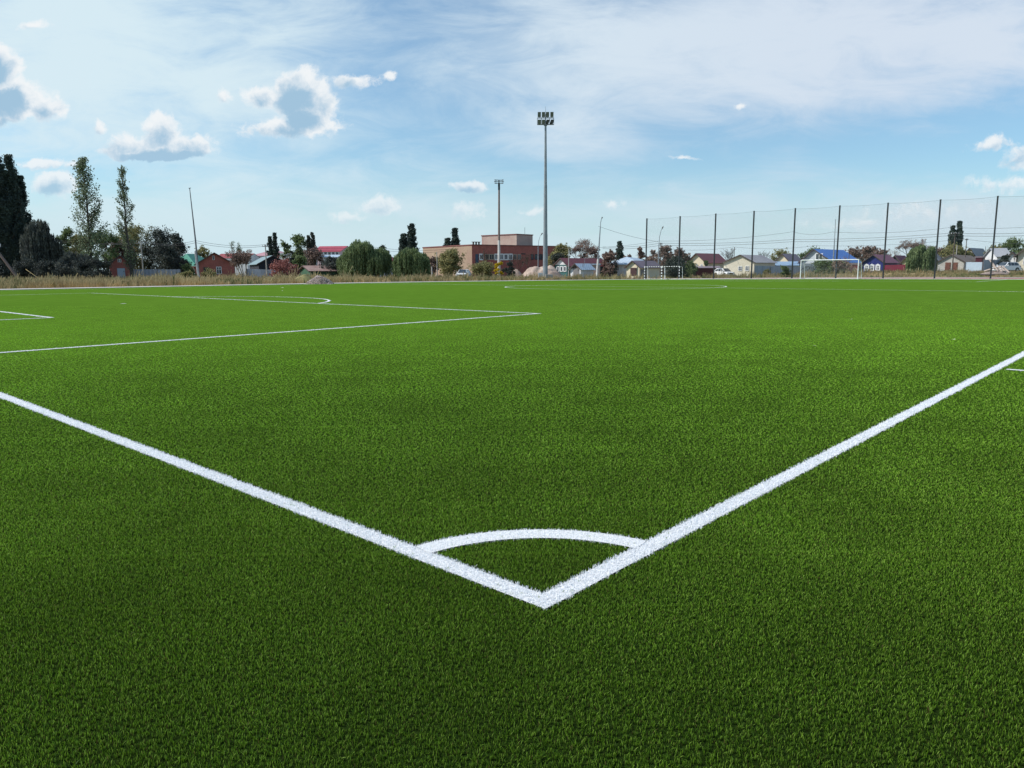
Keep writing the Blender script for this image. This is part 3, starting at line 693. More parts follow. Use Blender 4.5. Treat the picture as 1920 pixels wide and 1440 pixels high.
t = house('rusty_roof_shed', 'low shed with a rusty striped roof and green gable', 562, 583, 602, 126, R(58), 508.0, 499, mat('faded_green_boards', (.05, .12, .07), (.04, .09, .055), 1), roof_rust, cat='shed', Lmin=5)
bpy.data.objects.remove(t.children[0]) if False else None
t = house('pink_roof_cottage', 'small white cottage with a crimson roof between the two willows', 700, 745, 752, 150, R(6), 496, 479, white_wall, roof_pink, 'hip', cat='house', Lmin=7)
window(t, (722, 728, 500, 507), bars=(1, 0))

# mid-left plants
shrub(351, 108, 498, 36, 'round dark green bush in front of the leaning pole', 'green')
shrub(352, 100, 510, 26, 'low grey green weed bush at the foot of the leaning pole', 'olive', dens=.7)
shrub(394, 110, 507, 32, 'yellow brown bush under the brick house windows', 'olive', dens=.6)
def multi_stem(px, D, top, wpx, label, leaf, stem_m, stems, dens=1.0):
    loc = gp(px, D); Ht = zat(px, top, D)-loc.z; W = wpx/FP*adj(px, D); t = thing('multi_stem_tree', label, 'tree', loc, RZ); tr = MB(); pts = []
    for (sx, hf) in stems:
        e = Vector((sx*W, random.uniform(-.2, .2)*W, Ht*hf)); pp = path3((sx*W*.15, 0, 0), e, (0, 0, 0), 3); tr.tube(pp, [.09, .07, .06, .04], 5)
        for k in range(9): q = e+Vector((random.gauss(0, .13*W), random.gauss(0, .13*W), random.uniform(.05, .32)*Ht)); tr.tube([e.lerp(pp[2], random.random()), q], [.03, .012], 3, False); pts += [tuple(q+jit(W*.11)) for _ in range(int(60*dens))]
    tr.build('trunk', stem_m, t); leaves_obj(pts, .16, LEAF[leaf], t); return t
multi_stem(461, 108, 474, 46, 'loose brown shrub tree on several whitish leaning stems', 'brown', bark_light, [(-.35, .55), (-.1, .62), (.12, .6), (.0, .7), (-.25, .7)], 2.2)
bare_tree(446, 112, 452, 16, 'very thin tall sapling rising above the whitish stemmed shrub', 5, bark_light, depth=4, leaf='poplar_grey')
poplar(515, 190, 437, 17, 'dark double poplar left of the pale house roof', spires=2, dens=.9)
round_tree(540, 195, 449, 24, 'small open green tree right of the dark double poplar', 'green', .8, lobes=10)
round_tree(563, 200, 440, 40, 'wide green tree behind the white hall', 'green', 1.0, lobes=16)
round_tree(548, 190, 466, 14, 'small dark conical tree under the wide green tree', 'dark', .8, lobes=6)
poplar(586, 190, 436, 17, 'dark twin topped poplar next to the crimson roof', spires=2, dens=.9, leaf='dark')
shrub(534, 112, 490, 60, 'reddish brown rounded shrub in front of the grey fence', 'red', dens=1.1, lobes=16)
round_tree(590, 140, 466, 42, 'dry brown tangled tree behind the rusty roofed shed', 'brown', .8, bare=.25, trunk_f=.05)
round_tree(563, 138, 480, 30, 'small yellow green tree behind the rusty shed', 'willow', .9, trunk_f=.1)
round_tree(620, 150, 482, 36, 'dark green tree in front of the crimson roof', 'dark', 1, trunk_f=.1)
shrub(628, 130, 492, 56, 'low purple black bush left of the large willow', 'dark', dens=1.0)
willow(680, 126, 449, 96, 'large spreading weeping willow left of the pink roofed cottage', 'willow', 2100)
round_tree(722, 150, 459, 30, 'dark glossy tree peeking out behind the large willow', 'dark', 1.1, lobes=12)
willow(771, 124, 463, 72, 'dense round weeping willow below the double poplar', 'willow', 1500)
poplar(766, 165, 420, 28, 'dark dense poplar rising behind the round willow', spires=2, dens=1.4)
poplar(847, 230, 428, 27, 'dark double poplar behind the roof of the brick building', spires=2, dens=1.3)
round_tree(845, 138, 467, 52, 'olive brown bushy tree in front of the tan brick wall', 'olive', 1.1, trunk_f=.12, lobes=20)
round_tree(812, 145, 478, 30, 'thin reddish tree against the tan brick wall', 'brown', .7, bare=.3, trunk_f=.12)
shrub(905, 128, 494, 50, 'wide grey green bush at the corner of the brick building', 'olive', dens=1.1, lobes=14)
shrub(937, 134, 487, 22, 'bright yellow autumn shrub beside the old floodlight pole', 'gold', dens=.6, lobes=6)
shrub(956, 130, 492, 26, 'dark bush between the two floodlight poles', 'dark', dens=.8)
for (x, D, tp, w, sd, lb) in [(973, 136, 478, 36, 9, 'low leafless tree in front of the red brick windows'), (910, 140, 466, 20, 12, 'slim young tree in front of the left windows of the brick building'), (990, 145, 470, 26, 33, 'leafless tree behind the sand pile')]:
    bare_tree(x, D, tp, w, lb, sd, bark)

# brick building
def brick_building():
    D = 165; t = house('brick_building', 'two level red brick building with a tan end wall and flat roof', 1049, 887, 795, D, R(36), 460, 459, brick_red, mat('roof_edge', (.22, .09, .08), (.15, .07, .065), 1), 'flat', cat='building', Lmin=10)
    w, Ls = t['w'], t['l']; hw = w/2
    # tan stucco skin on the end wall that faces left
    sk = MB(); sk.box(-hw-.05, -hw-.002, .05, Ls-.05, 0, zat(887, 461.2, D)); sk.build('end_wall', brick_tan, t)
    for i, (x0, x1, fm) in enumerate([(900, 905, frame_white), (910, 916, mat('beige_frame', (.45, .38, .3), (.38, .32, .26), 3)), (918, 925.5, mat('beige_frame', (1, 1, 1))), (928.5, 933, frame_white), (937.5, 942.5, frame_white), (946, 951, frame_white), (954.5, 959.5, frame_white),
            (963, 968, brick_dull), (971, 976, brick_dull), (996, 999.5, dark_board), (1003.5, 1007.5, dark_board), (1011.5, 1015.5, dark_board), (1018, 1022, dark_board)]):
        window(t, (x0, x1, 477.5, 486), bars=(1, 0), trim=.22 if fm is frame_white else .12, fm=fm)
    door(t, (891.5, 897, 476.5, 495), m=mat('blue_grey_door', (.07, .10, .15), (.05, .08, .12), 2))
    # upper block
    return t
bb = brick_building()
t = house('upper_block', 'x', 1000, 970, 905, 180, R(50), 440, 438.5, brick_dull, mat('roof_edge', (1, 1, 1)), 'flat', Lmin=6)
for k in ('label', 'category'): del t[k]
# upper block is part of the brick building: rebuild as child meshes
def adopt(src, dst, ren):
    bpy.context.view_layer.update()
    for ch in list(src.children):
        mw = src.matrix_world.copy(); dm_ = dst.matrix_world.inverted() @ mw
        ch.data.transform(dm_); ch.parent = dst; ch.name = ren.get(ch.name.split('.')[0], ch.name)
    bpy.data.objects.remove(src)
adopt(t, bb, {'wall': 'upper_block', 'roof': 'upper_roof'})
vb = MB(); q = local_hit(bb, 893, 459, 1, 2.5)
for dx in (-.75, 0, .75): vb.box(q.x+dx-.12, q.x+dx+.12, 2.4, 2.7, q.z-.1, q.z+.55)
vb.box(q.x-1.0, q.x+1.0, 2.2, 2.9, q.z+.552, q.z+.68); vb.build('roof_vent', old_wood, bb)
an = MB(); q = local_hit(bb, 984, 438, 1, 9); an.tube([(q.x, 9, q.z-1), (q.x, 9, q.z+1.5)], .04, 5); an.build('antenna', dark_metal, bb)
sgn = MB(); q = local_hit(bb, 981, 476, 1, 0); sgn.box(q.x-.6, q.x+.6, -.10, -.002, q.z-.12, q.z+.12); sgn.build('wall_lamp', dark_metal, bb)

# centre-right: trees, teal house, garages
round_tree(1052, 160, 458, 50, 'yellow green tree right of the tall floodlight mast', 'olive', 1.1, trunk_f=.12, lobes=18)
round_tree(1045, 156, 478, 40, 'dark low tree behind the sand pile', 'dark', 1.1, trunk_f=.08)
bare_tree(1088, 162, 449, 52, 'broad leafless tree behind the teal wooden house', 21, bark, leaf='brown', depth=6)
round_tree(1110, 165, 467, 46, 'rusty brown tree above the maroon roof', 'brown', .9, bare=.2, trunk_f=.12)
round_tree(1142, 150, 471, 34, 'small rusty brown tree beside the white street lamp', 'brown', .9, bare=.1, trunk_f=.14)
poplar(1161, 185, 453, 15, 'small dark spindle shaped conifer behind the pale blue roof', spires=1, dens=.9)
shrub(1138, 128, 494, 22, 'reddish bush in front of the white blue roofed house', 'brown', dens=1.0)
shrub(1154, 130, 493, 9, 'narrow dark clipped evergreen by the white house wall', 'dark', dens=.8, lobes=7)
t = house('teal_wooden_house', 'teal boarded wooden house with white window surrounds and maroon roof', 1041, 1065, 1140, 140, R(38), 497, 484.5, teal_board, roof_dkred, gable_m=white_wall, Lmin=7)
for x in (1045, 1051.5, 1058): window(t, (x, x+3, 500.5, 508), trim=.14, bars=(0, 0))
t = house('small_garage', 'small gabled garage with grey roll door beside the teal house', 1071, 1090, 1104, 132, R(40), 504, 495, white_wall, roof_ltblue, gable_m=old_wood, cat='garage', Lmin=4)
door(t, (1075, 1086, 504, 518), m=mat('grey_roll_door', (.25, .24, .24), (.2, .19, .19), 2, kind='plank', freq=3), name='garage_door')
t = house('low_shed', 'low grey shed with a flat pale roof right of the small garage', 1094, 1125, 1130, 137, R(8), 496.5, 495.8, brick_dull, roof_ltblue, 'flat', cat='shed', Lmin=4)
t = house('pale_blue_roof_house', 'white house under a wide pale blue metal hipped roof', 1141, 1203, 1226, 150, R(16), 495, 481, white_wall, roof_ltblue, 'hip', Lmin=10, over=.6, chimneys=((.3, .4, .2),))
window(t, (1156, 1160, 500, 507)); window(t, (1186, 1190, 500, 507))
t = house('cream_garage', 'cream gabled garage with open dark door and grey roof', 1176, 1200, 1238, 130, R(42), 500, 489.5, cream, roof_mauve, cat='garage', Lmin=6)
door(t, (1182, 1194, 502, 517), m=garage_dk, name='garage_door'); door(t, (1201, 1207, 505, 517), 's', t['side'], m=mat('grey_roll_door', (1, 1, 1)))
for (x, D, tp, w, lf, lb, br) in [(1200, 190, 463, 20, 'brown', 'small spindly tree above the pale blue roof', .5), (1180, 190, 477, 16, 'brown', 'tiny distant bush left of the spindly tree', .2), (1223, 170, 469, 20, 'brown', 'thin bare crowned tree behind the first net post', .6),
    (1246, 146, 463, 40, 'brown', 'dense grey brown tree behind the tall lamp post', .0), (1222, 150, 482, 34, 'brown', 'low grey brown tree left of the tall lamp post', .0), (1276, 148, 467, 42, 'brown', 'dense grey brown tree behind the striped goals', .05), (1262, 140, 483, 50, 'dark', 'low dark growth below the grey brown trees', .0)]:
    round_tree(x, D, tp, w, lb, lf, 1.15, bare=br, trunk_f=.14, lobes=18)
shrub(1292, 128, 492, 34, 'green bush left of the cream house with maroon roof', 'green', dens=1.0)
t = house('cream_house', 'tall cream house with a large maroon roof', 1291, 1323, 1362, 150, R(42), 490.5, 475.5, cream, roof_dkred, Lmin=8, over=.5)
window(t, (1305, 1308, 496, 502)); window(t, (1314, 1317, 496, 502))
shrub(1322, 140, 489, 16, 'round dark green bush beside the cream house wall', 'green', dens=.9)
t = house('maroon_lean_to', 'low maroon walled lean-to in front of the cream house', 1294, 1350, 1358, 134, R(8), 502.5, 500, mat('maroon_wall', (.10, .018, .03), (.07, .015, .025), 1), roof_mauve, 'ridge', cat='shed', Lmin=3)
bare_tree(1365, 150, 464, 30, 'bare spreading tree between the maroon roof and the long cream house', 41, bark, depth=6)
t = house('long_cream_house', 'long low cream sided house with a big grey roof', 1358, 1415, 1454, 124, R(40), 491.5, 478.5, cream2, roof_grey, apex=.55, Lmin=8)
window(t, (1385, 1391, 500, 507)); window(t, (1398, 1404, 499.5, 507))
fence('metal_fence', 'grey sheet fence to the right of the long cream house', 1414, 1502, 120, 124, 498, 498, fence_metal)
bare_tree(1432, 170, 468, 34, 'distant leafless tree above the grey roof', 44, bark, depth=6)
round_tree(1465, 165, 470, 50, 'green bushy tree behind the small mauve roofed house', 'olive', 1.1, trunk_f=.12)
t = house('mauve_roof_house', 'small cream gabled house with a faded mauve roof', 1452, 1483, 1506, 142, R(42), 492.5, 476.5, cream, mat('faded_mauve_roof', (.36, .28, .30), (.28, .22, .235), .6, kind='corr'), Lmin=7)
t = house('blue_shed', 'low shed with pale blue roof behind the grey fence', 1455, 1497, 1501, 132, R(6), 497, 491, grey_door, mat('pale_blue_roof', (.30, .42, .56), (.24, .35, .48), .5, kind='corr'), 'ridge', cat='shed', Lmin=3)
shrub(1470, 110, 500, 20, 'dark green rounded bush in front of the grey fence', 'green', dens=1.0)
shrub(1437, 112, 505, 12, 'small dry bush in front of the grey fence', 'olive', dens=.7)
round_tree(1521, 165, 466, 50, 'dark green tree left of the bright blue roof', 'green', 1.15, trunk_f=.1)
t = house('blue_roof_house', 'white gabled house with a bright blue roof behind the white goal', 1502, 1560, 1612, 128, R(44), 490, 467.5, mat('grey_white_siding', (.58, .62, .66), (.5, .54, .58), .5, kind='plank'), roof_blue, apex=.42, Lmin=9, over=.45)
window(t, (1530, 1542, 476, 486), bars=(1, 0), trim=.12)
def mural():
    a = gp(1501, 119); b = gp(1532, 119); t = thing('mural_wall', 'white garden wall covered in dark scribbled graffiti behind the goal', 'wall', a, RZ); W = (b-a).length; H_ = zat(1501, 494, 119)-a.z
    m = MB(); m.box(0, W, 0, .15, 0, H_); m.build('wall', white_wall, t)
    rs = random.Random(3); p = MB(); ink = mat('graffiti_ink', (.02, .03, .09), (.03, .03, .04), 2)
    # loose letter-like strokes
    for i in range(9):
        x = W*(.06+.1*i); pts = [(x+rs.uniform(-.1, .1)*1.2, -.012-.0015*i, H_*(.28+.5*k/4)+rs.uniform(-.05, .05)) for k in range(5)]
        pts = [(a1+rs.uniform(-.16, .16), b1, c1) for a1, b1, c1 in pts]
        for q0, q1 in zip(pts[:-1], pts[1:]): p.obox(q0, q1, .02, .05)
        p.obox((x-.05, -.013-.0015*i, H_*rs.uniform(.35, .75)), (x+.22, -.013-.0015*i, H_*rs.uniform(.35, .75)), .02, .045)
    p.build('graffiti', ink, t)
mural()
shrub(1542, 116, 489, 44, 'large green bush under the blue roofed gable', 'green', dens=1.1, lobes=14)
round_tree(1572, 116, 493, 60, 'grey brown scrub seen through the white goal', 'brown', .9, trunk_f=.03, cat='shrub', name='shrub', lobes=18)
t = house('dark_red_shed', 'dark red outbuilding at the right end of the blue roofed house', 1578, 1612, 1618, 124, R(36), 496, 494.5, mat('dark_red_wall', (.15, .03, .04), (.11, .025, .03), 1), roof_mauve, 'flat', cat='shed', Lmin=3)
for (x, D, tp, w, lb) in [(1598, 150, 464, 34, 'dark brown tree right of the bright blue roof'), (1628, 158, 461, 42, 'rounded rusty brown tree behind the deep blue house'), (1655, 165, 467, 34, 'low rusty tree above the mauve roof of the blue house')]:
    round_tree(x, D, tp, w, lb, 'brown', 1.1, trunk_f=.12, bare=.05)
t = house('deep_blue_house', 'deep blue wooden house with three white carved windows', 1619, 1656, 1683, 121, R(42), 491, 478, blue_log, mat('plum_roof', (.30, .13, .18), (.23, .10, .14), .6, kind='corr'), Lmin=7)
for x in (1622.5, 1632.5, 1643.5):
    wo = window(t, (x, x+5, 498.5, 506), bars=(1, 1), trim=.20, name='carved_window')
    a_ = local_hit(t, x+2.5, 497.3, 1, 0); pd = MB(); pd.add([(a_.x-.45, -.02, a_.z), (a_.x+.45, -.02, a_.z), (a_.x, -.02, a_.z+.28), (a_.x-.45, -.09, a_.z), (a_.x+.45, -.09, a_.z), (a_.x, -.09, a_.z+.28)], [(0, 2, 1), (3, 4, 5), (0, 1, 4, 3), (1, 2, 5, 4), (2, 0, 3, 5)]); pd.build('pediment', frame_white, wo)
fence('metal_fence', 'maroon sheet fence beside the deep blue house', 1656, 1698, 120, 118, 497, 496, maroon_fence)
t = house('plum_roof_house', 'low house with plum coloured roof behind the maroon fence', 1668, 1688, 1700, 150, R(46), 491, 479.5, dark_board, mat('plum_roof', (1, 1, 1)), Lmin=6)
bare_tree(1676, 160, 466, 22, 'thin leafless tree behind the plum roofs', 60, bark_light, depth=5)
bare_tree(1708, 150, 449, 52, 'tall half bare tree with rusty leaves left of the green willow', 63, bark, leaf='brown', depth=6)
t = house('yellow_gable_house', 'weathered yellow gabled house half hidden by the willow', 1692, 1734, 1772, 138, R(42), 489.5, 471, mat('weathered_yellow', (.50, .44, .24), (.42, .37, .22), .6, kind='plank'), roof_grey, Lmin=8)
willow(1728, 112, 458, 54, 'bright olive weeping willow in front of the yellow gable', 'willow', 1300)
for (x, D, tp, w, lf, lb) in [(1760, 155, 464, 34, 'brown', 'dull tree between the willow and the block garage'), (1785, 150, 461, 54, 'olive', 'olive bushy tree below the tall right poplar'), (1810, 150, 470, 26, 'olive', 'small olive tree left of the white upper house')]:
    round_tree(x, D, tp, w, lb, lf, 1.1, trunk_f=.12)
poplar(1787, 165, 415, 20, 'tall dark columnar poplar at the right behind the garage', spires=2, dens=1.5)
t = house('block_garage', 'white block garage with rusty brown double doors', 1759, 1808, 1842, 117, R(40), 490.5, 478, mat('white_blocks', (.62, .59, .54), (.48, .45, .41), .8, .9, kind='blocks'), mat('brown_slate', (.22, .17, .14), (.17, .13, .11), .8), Lmin=7, over=.25)
door(t, (1771, 1783, 492, 513), m=brown_door, name='garage_door'); door(t, (1784, 1796, 492, 513), m=brown_door, name='garage_door')
fence('metal_fence', 'pale grey sheet fence right of the block garage', 1809, 1841, 112, 110, 491.5, 491.5, grey_door)
fence('metal_fence', 'tall grey sheet fence behind the parked white car', 1842, 1880, 109, 112, 487, 487, fence_metal)
t = house('white_upper_house', 'distant white house with two dark windows and grey curved roof', 1807, 1826, 1850, 150, R(46), 477, 465.5, white_wall, roof_grey, Lmin=7)
window(t, (1809, 1811, 473, 479), bars=(0, 0), trim=.03); window(t, (1812.5, 1815, 473, 479), bars=(0, 0), trim=.03)
t = house('maroon_box_shed', 'small maroon flat roofed shed above the grey fence', 1829, 1841, 1846, 122, R(38), 483, 482, mat('maroon_wall', (1, 1, 1)), roof_mauve, 'flat', cat='shed', Lmin=2)
t = house('grey_roof_shed', 'small white shed with a light grey roof behind the car', 1869, 1893, 1897, 124, R(10), 480, 465.5, white_wall, mat('light_grey_roof', (.42, .43, .46), (.35, .36, .39), .5, kind='corr'), 'ridge', cat='shed', Lmin=5)
for (x, D, tp, w, lf, lb) in [(1862, 140, 461, 34, 'olive', 'olive tree left of the light grey shed roof'), (1895, 150, 449, 52, 'green', 'large green tree rising above the right hand houses'), (1925, 145, 452, 40, 'green', 'green tree cut by the right border of the photo'), (1881, 111, 478, 22, 'dark', 'dark red berried bush beside the porch')]:
    round_tree(x, D, tp, w, lb, lf, 1.1, trunk_f=.12)
t = house('porch', 'dark roofed porch with a white door beside the right hand house', 1888, 1905, 1912, 114, R(36), 482, 473, white_wall, mat('dark_plum_roof', (.07, .03, .045), (.05, .025, .035), 1), cat='porch', Lmin=3)
door(t, (1896, 1902, 483, 497), m=frame_white)
t = house('corner_house', 'cream sided house with dark green eaves at the right border', 1908, 1945, 1990, 110, R(42), 476, 462, cream2, mat('dark_green_roof', (.025, .06, .05), (.02, .045, .04), 1), Lmin=7, over=.6)
window(t, (1919, 1924, 483, 495))

# ------------------------------------------------------------------ poles, lamps, wires
def floodlight_mast():
    D = 125.0; b = gp(1022.5, D); t = thing('floodlight_mast', 'tallest galvanised floodlight mast with eight square lamps', 'floodlight', b, RZ)
    zt = zat(1022, 233, D); p = MB(); zs = [0, zt*.3, zt*.301, zt*.62, zt*.621, zt]; rs = [.42, .35, .33, .27, .25, .16]
    p.tube([(0, 0, z) for z in zs], rs, 12); p.build('pole', galv, t, smooth=False)
    fl = MB(); fl.tube([(0, 0, 0), (0, 0, .12)], .62, 12); fl.tube([(0, 0, zt-.05), (0, 0, zt+.15)], .28, 10); fl.build('flange', galv, t)
    s = D/FP; fr = MB()
    for z in (zat(1022, 231.5, D), zat(1022, 219, D)): fr.obox((-15*s, 0, z), (15*s, 0, z), .12, .12)
    for x in (-15*s, -7.7*s, 0, 7.7*s, 15*s): fr.tube([(x, 0, zat(1022, 231.5, D)), (x, 0, zat(1022, 219, D))], .05, 5)
    fr.tube([(0, 0, zt), (0, 0, zat(1022, 212, D))], .09, 6); fr.build('crossarm_frame', galv, t)
    ro = MB(); ro.tube([(0, 0, zat(1022, 212, D)), (0, 0, zat(1022, 197, D))], [.05, .015], 5); ro.build('lightning_rod', galv, t)
    lampm = mat('floodlight_face', (.11, .12, .11), (.20, .21, .19), 6, .35); lampd = mat('floodlight_back', (.05, .05, .06), (.07, .07, .08), 4, .5)
    for r_, (y0, y1) in enumerate(((209.0, 217.8), (223.2, 231.0))):
        for i in range(4):
            x = (-11.6+i*7.6)*s+random.uniform(-.02, .02); z0 = zat(1022, y1, D); z1 = zat(1022, y0, D); w = 2.9*s
            dark = (r_ == 1 and i > 1); mb = MB(); sk = .25 if dark else .0
            vs = [(x-w-sk*.4, -.28, z0), (x+w-sk*.4, -.28, z0), (x+w+sk*.4, -.55, z1), (x-w+sk*.4, -.55, z1)]; vs += [(a, c+.16, e) for a, c, e in vs]
            mb.add(vs, [(0, 1, 2, 3), (7, 6, 5, 4), (0, 4, 5, 1), (1, 5, 6, 2), (2, 6, 7, 3), (3, 7, 4, 0)]); lo = mb.build('floodlight', lampd if dark else lampm, t)
            br = MB(); br.tube([(x, -.2, (z0+z1)/2), (x, 0, z0-.1)], .04, 4); br.build('bracket', galv, lo)
floodlight_mast()
def old_mast():
    D = 138.0; b = gp(935.5, D); t = thing('floodlight_mast', 'shorter old concrete floodlight pole with whitewashed lower half', 'floodlight', b, RZ)
    top = zat(937, 343, D); zm = zat(936, 450, D); lx = 1.5/FP*D
    p = MB(); p.tube([(0, 0, 0), (lx*.5, 0, zm)], [.30, .21], 8); p.build('lower_pole', concrete_white, t)
    p = MB(); p.tube([(lx*.5, 0, zm+.002), (lx, 0, top*.93)], [.20, .16], 8); p.build('upper_pole', mat('brown_concrete', (.22, .17, .15), (.17, .13, .12), 1), t)
    p = MB(); p.tube([(lx, 0, top*.932), (lx, 0, top)], [.19, .19], 8); p.build('pole_cap', dark_metal, t)
    for k, (z, hw) in enumerate([(top+.55, .8), (top+.28, .85), (top, .8)]):
        h_ = MB(); h_.obox((lx-hw, -.1, z+.06), (lx+hw*.9, -.1, z-.02), .5, .06)
        for sx in (-1, 1): h_.obox((lx+sx*hw*.55, -.25, z-.04), (lx+sx*hw*1.0, -.32, z+.05), .35, .10)
        h_.build('lamp_arm', mat('weathered_lamp', (.22, .24, .25), (.14, .15, .16), 3), t)
    c = MB(); c.tube([(lx, 0, top), (lx, 0, top+.62)], .09, 6); c.build('head_post', dark_metal, t)
old_mast()
# block and cabinet at the foot of the tall mast
a = gp(1023, 123.2); t = thing('concrete_block', 'pale concrete foundation block at the foot of the tall mast', 'block', a, RZ); s = 123.2/FP
m_ = MB(); m_.box(-.4*s, 13*s, -.9, .2, 0, .80); m_.build('block', concrete, t, bevel=.03); m_ = MB(); m_.box(-.2*s, 12.6*s, -.88, .0, .802, .84); m_.build('top_slab', concrete_white, t)
a = gp(1013, 122); t = thing('electric_cabinet', 'light grey electrical cabinet standing left of the tall mast', 'cabinet', a, RZ)
m_ = MB(); m_.box(-.32, .38, -.25, .25, .35, 1.10); m_.build('housing', mat('cabinet_paint', (.6, .62, .63), (.5, .52, .53), 2), t, bevel=.02)
m_ = MB(); m_.box(-.27, .33, -.275, -.252, .42, 1.03); m_.build('door', mat('cabinet_door', (.55, .57, .58), (.48, .5, .5), 2), t)
m_ = MB(); m_.box(-.28, -.20, -.18, .18, 0, .348); m_.box(.26, .34, -.18, .18, 0, .348); m_.build('legs', galv, t)

def street_lamp(px, D, top, label, lean=0, arm=(1.0, 1.4), r=.12, white_to=0, m=None, base_m=None, head=True, cat='street lamp', name='street_lamp'):
    b = gp(px, D); t = thing(name, label, cat, b, RZ, 'street lamps behind the pitch'); zt = zat(px, top, D)-b.z; za = zt-arm[1]
    s0 = za*white_to if white_to else 0
    if white_to: q = MB(); q.tube([(0, 0, 0), (lean*white_to, 0, s0)], [r*1.7, r*1.4], 8); q.build('pole_base', base_m or concrete_white, t)
    p = MB(); p.tube([(lean*white_to, 0, s0+.002*(white_to > 0)), (lean, 0, za)], [r, r*.65], 8); p.build('pole', m or galv, t)
    ar = MB(); ar.tube([(lean, 0, za), (lean+arm[0]*.15, 0, za+arm[1]*.45), (lean+arm[0]*.55, 0, za+arm[1]*.82), (lean+arm[0], 0, zt)], r*.42, 6); ar.build('arm', m or galv, t)
    if head: hd = MB(); e = Vector((lean+arm[0], 0, zt)); hd.tube([e-Vector((arm[0]*.25, 0, arm[1]*.12)), e, e+Vector((arm[0]*.25, 0, .10))], [.06, .13, .07], 8); hd.build('lamp_head', mat('lamp_head_grey', (.2, .21, .22), (.15, .15, .16), 2), t)
street_lamp(1119, 130, 408, 'white footed street lamp with an almost upright arm', lean=.5, arm=(.28, 1.5), r=.13, white_to=.38, m=galv)
street_lamp(1009, 150, 438, 'street lamp with a curved arm behind the sand pile', arm=(.75, 2.6), r=.11, white_to=.28)
street_lamp(1234, 136, 426, 'street lamp with a curved arm above the striped goals', arm=(.6, 3.0), r=.13, white_to=.4)
street_lamp(1561, 122, 411, 'plain lamp post without head behind the white goal', arm=(-.05, 3.5), r=.13, white_to=.42, head=False)
street_lamp(1094, 134, 480, 'short bent lamp over the small garage', lean=.2, arm=(-.35, .8), r=.05)
def simple_pole(px, D, top, label, r=.12, m=None, cross=0, lean=0.0, name='utility_pole', strut=None, ins=True):
    b = gp(px, D); t = thing(name, label, 'pole', b, RZ, 'utility poles'); zt = zat(px, top, D)-b.z
    p = MB(); p.tube([(0, 0, 0), (lean, 0, zt)], [r, r*.7], 8); p.build('pole', m or old_wood, t)
    if cross:
        c = MB(); c.obox((lean-cross, 0, zt-.25), (lean+cross, 0, zt-.25), .1, .1); c.build('crossarm', m or old_wood, t)
        for x in (-cross*.9, -cross*.3, cross*.3, cross*.9): i_ = MB(); i_.tube([(lean+x, 0, zt-.2), (lean+x, 0, zt-.02)], .045, 6); i_.build('insulator', white_paint, t)
    return t
simple_pole(270, 116, 453, 'grey wooden pole with crossarm in front of the grey fence', cross=1.1, m=concrete)
simple_pole(501, 120, 459, 'concrete utility pole in front of the black gable building', cross=.5, m=concrete)
simple_pole(537, 150, 477, 'short pole at the left of the white hall', r=.09, cross=.4)
simple_pole(545, 148, 475, 'dark pole beside the ladder like frame at the white hall', r=.10, cross=.4)
simple_pole(578, 130, 463, 'slender dark pole in front of the dry tangled tree', r=.07)
simple_pole(820, 130, 472, 'grey pole in front of the tan end wall', r=.09, m=concrete)
simple_pole(810, 128, 500, 'short concrete stub post in the weeds', r=.12, m=concrete_white)
simple_pole(907, 134, 470, 'thin pole before the left windows of the brick building', r=.06)
simple_pole(1066, 136, 466, 'thin utility pole beside the teal house', r=.09, m=concrete)
simple_pole(1093, 133, 492, 'short pole right of the small garage', r=.06)
simple_pole(1237.5, 140, 455, 'dark wooden pole just right of the curved street lamp', r=.1, cross=.35)
simple_pole(1375, 130, 463, 'dark pole in front of the long cream house', r=.08)
simple_pole(1486, 150, 455, 'pole behind the fifth net post', r=.09)
simple_pole(1528, 140, 460, 'short pole over the blue roofed house', r=.07)
simple_pole(1590, 118, 469, 'dark pole at the right end of the blue roof', r=.08)
simple_pole(1785, 114, 436, 'wooden pole with bracket in front of the block garage', r=.11, cross=.7)
simple_pole(1790.5, 125, 460, 'stubby grey pole beside the bracketed pole', r=.10, m=concrete)
simple_pole(1807.5, 124, 447, 'dark utility pole above the grey sheet fence', r=.09, cross=.3)
simple_pole(1844, 140, 462, 'thin pole at the far right behind the fence', r=.06)
# leaning mast with concrete stub
b = gp(373, 104); t = thing('leaning_pole', 'tall thin leaning metal pole strapped to a white concrete stub', 'pole', b, RZ); s = 104/FP
p = MB(); p.tube([(-1*s, .3, 0), (-2.8*s, .3, zat(367, 450, 104)), (-7*s, .3, zat(356, 352, 104))], [.14, .11, .05], 8); p.build('pole', mat('dull_steel', (.20, .2, .21), (.14, .14, .15), 1), t)
p = MB(); p.tube([(.6*s, 0, 0), (-3.0*s, 0, zat(368, 471, 104))], [.17, .13], 6); p.build('concrete_stub', concrete_white, t)
p = MB(); p.tube([(-7*s-.12, .3, zat(356, 352.5, 104)), (-7*s+.15, .3, zat(356, 352, 104))], .05, 6); p.build('pole_tip', dark_metal, t)
